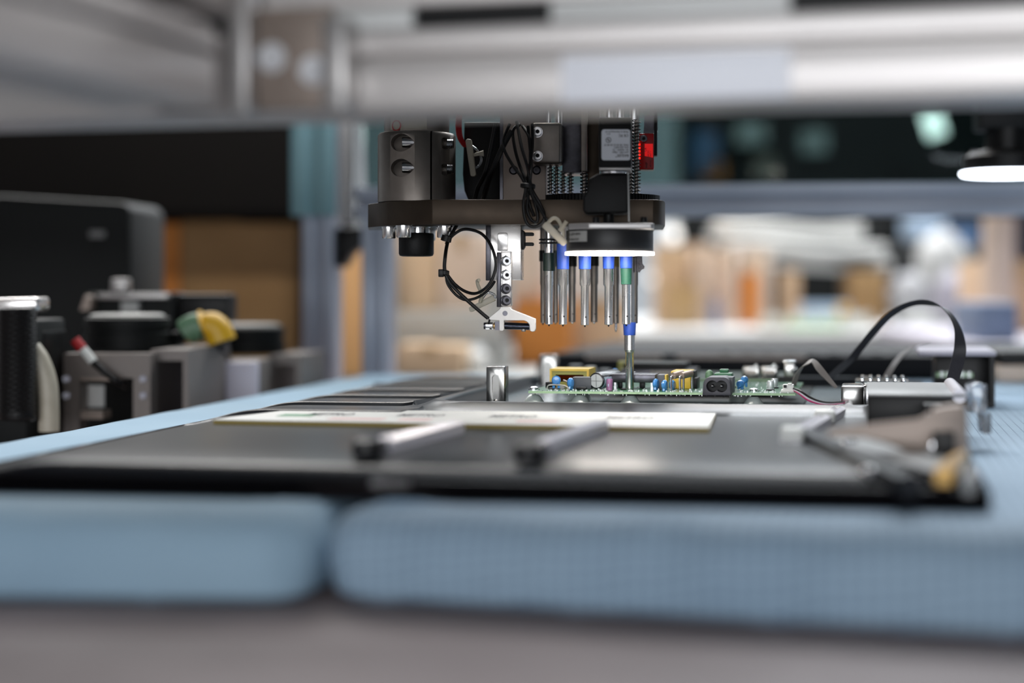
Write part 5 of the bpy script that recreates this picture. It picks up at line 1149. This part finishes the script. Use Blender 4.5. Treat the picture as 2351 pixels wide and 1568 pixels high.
o = cbx(2294, 2520, 806, 838, 1.62, .25).bevel(.003).build('black_tray', blk, None); tag(o, 'flat black tray on the beige block at the right edge', 'tray')
o = cbx(2294, 2520, 838.5, 884, 1.62, .25, .838).bevel(.003).build('beige_block', peach, None); tag(o, 'beige block standing on the blue cloth at the right edge', 'block')
def lamp(px, py, d, label, r=.022):  # glowing balls stand in for bright blurred highlights
    q = P(px, py, d); f = thing('highlight_globe', label, 'lamp', (q.x, q.y, q.z - .06))
    MB().sphere(q, r, 20).build('globe', glowm, f); MB().lathe((q.x, q.y, q.z + r * .8), [(.010, 0), (.012, .002), (.012, .03), (.004, .04), (.004, 4.2 - q.z - r * .8)], 16).build('stem', whitep, f)
lamp(1546, 540, 5.6, 'glowing globe imitating a blurred highlight above the white bench, beside the brown plate'); lamp(1508, 640, 5.2, 'lower glowing globe imitating a blurred highlight, nearer the steel nozzles')
f = thing('reflection_tube', 'short glowing tube seen through the green tinted panel, imitating a reflection in it', 'lamp', P(2146, 330, 4.0))  # glowing tube stands in for a white reflection in the panel
MB(CAM).tube([c(2136, 258, 4.0), c(2142, 280, 4.0), c(2152, 312, 4.0)], .024, 14).build('tube', mat('reflection glow', 'ffffff', .4, emit=7, ehex='fff8ee'), f); MB(CAM).cyl(c(2136, 257, 4.0), c(2136, -2500, 4.0) * .0 + V((c(2136, 0, 4.0).x, 4.0, 4.2 - ZC)), .006).build('stem', whitep, f)
# dim machinery seen through the tinted panel
f = thing('rack_cabinet', 'tall dark rack behind the green tinted panel', 'rack', P(1800, 500, 6.2) * V((1, 1, 0)))
cbx(1560, 2330, 120, 498, 6.4, .6, 0).build('body', dgrey, f)
for p0, p1, q0, q1, m_ in ((1590, 1650, 300, 400, bluep), (1620, 1662, 370, 415, oran), (1690, 1760, 280, 330, benchg), (1735, 1780, 360, 410, taupe), (1840, 1900, 300, 350, benchg), (2050, 2100, 290, 400, dgrey)): cbx(p0, p1, q0, q1, 6.37, .0295).build('drawer', m_, f)
# ================================================================== CEILING LIGHTS
def ceil_light(x, y, sx, sy, w, lab, z=4.05, col=(1, 1, 1)):
    f = thing('ceiling_light', lab, 'ceiling light', (x, y, z)); MB().box(x - sx / 2 - .03, x + sx / 2 + .03, y - sy / 2 - .03, y + sy / 2 + .03, z + .002, 4.2).build('housing', whitem, f)
    L = bpy.data.lights.new('lamp', 'AREA'); L.shape = 'RECTANGLE'; L.size = sx; L.size_y = sy; L.energy = w; L.color = col
    o = bpy.data.objects.new('light_panel', L); COL.objects.link(o); o.location = (x, y, z); return o
ceil_light(.8, 4.4, 3.0, .6, 190, 'long ceiling light over the white bench', col=(.92, .96, 1))
ceil_light(-1.2, 3.2, 2.4, .5, 120, 'ceiling light over the grey bench', col=(1, .96, .92))
ceil_light(.5, 7.5, 5, .6, 250, 'ceiling light near the back wall', col=(.9, .95, 1))
ceil_light(-.5, 1.25, 1.4, .4, 24, 'added ceiling light above the screw feeders and seam, brightening the plywood', col=(.92, .96, 1))  # added to brighten the plywood and the bench cartons
ceil_light(-3.2, 6.0, 3.0, .5, 150, 'added ceiling light brightening the wall at the far corner')  # added to brighten the wall mirrored in the television cover
ceil_light(.9, 1.7, 1.2, .4, 9, 'ceiling light above the work table', col=(.92, .96, 1))
tl = thing('added_fill_lamp', 'slim added fill lamp brightening the orange plywood board', 'lamp', (-.72, 1.95, 1.78))  # added only to brighten the plywood and nearby cartons
MB().box(-1.0, -.44, 1.90, 2.0, 1.782, 1.81).bevel(.004).build('housing', whitem, tl)
for x in (-.95, -.49): MB().cyl((x, 1.95, 1.81), (x, 1.95, 4.2), .004, seg=10).build('hanger', steeld, tl)
L = bpy.data.lights.new('added_fill_light', 'AREA'); L.shape = 'RECTANGLE'; L.size = .5; L.size_y = .07; L.energy = 9; L.color = (1, .95, .88)
o = bpy.data.objects.new('added_fill_light', L); COL.objects.link(o); o.location = (-.72, 1.95, 1.78); o.rotation_euler = (.35, 0, 0)
# daylight window in the wall behind the photographer
struct('wall_front', MB().box(-7, -1.6, -3.1, -3, 0, 4.2).box(2.0, 7, -3.1, -3, 0, 4.2).box(-1.6, 2.0, -3.1, -3, 0, .92).box(-1.6, 2.0, -3.1, -3, 1.72, 4.2), wallm)
mb = MB()
for x in (-1.6, -.42, .78, 1.96): mb.box(x, x + .04, -3.06, -3.0, .92, 1.72)
mb.box(-1.6, 2.0, -3.06, -3.0, .92, .95); mb.box(-1.6, 2.0, -3.06, -3.0, 1.69, 1.72); struct('window_1', mb, whitem)
L = bpy.data.lights.new('window_daylight', 'AREA'); L.shape = 'RECTANGLE'; L.size = 3.5; L.size_y = .74; L.energy = 85; L.color = (.93, .96, 1)
o = bpy.data.objects.new('window_daylight', L); COL.objects.link(o); o.location = (.2, -3.04, 1.32); o.rotation_euler = (PI / 2, 0, 0)
w = bpy.data.worlds.new('World'); S.world = w; w.use_nodes = True
w.node_tree.nodes['Background'].inputs[0].default_value = (.85, .9, 1, 1); w.node_tree.nodes['Background'].inputs[1].default_value = .05
# ================================================================== CAMERA
cd = bpy.data.cameras.new('Camera'); co = bpy.data.objects.new('Camera', cd); COL.objects.link(co)
co.location = CAMP; co.rotation_euler = (PI / 2, 0, TH); cd.sensor_width = 36; cd.sensor_fit = 'HORIZONTAL'; cd.lens = FPX * 36 / 2351
cd.shift_x = -(CX - 1175.5) / 2351; cd.shift_y = -(784 - HZ) / 2351; cd.clip_start = .02; cd.clip_end = 60
cd.dof.use_dof = True; cd.dof.focus_distance = 1.10; cd.dof.aperture_fstop = cd.lens / 23.5
S.camera = co
S.view_settings.view_transform = 'Standard'; S.view_settings.look = 'None'; S.view_settings.gamma = 1; S.view_settings.use_curve_mapping = False
S.view_settings.exposure = 0.0

GROUPS = {'carton': 'cartons behind the machine', 'cloth pad': 'blue cloth pads', 'television': 'televisions lying face down', 'ring light': 'ring lights', 'screw feeder': 'screw feeders', 'ceiling light': 'ceiling lights',
          'bag': 'plastic bags', 'circuit boards': 'board stacks on the white bench', 'shield can': 'shield cans on the chassis', 'circuit board': 'circuit boards in the open television'}
for o in list(S.objects):
    if o.parent is None and o.get('category') in GROUPS and not o.get('group'): o['group'] = GROUPS[o['category']]
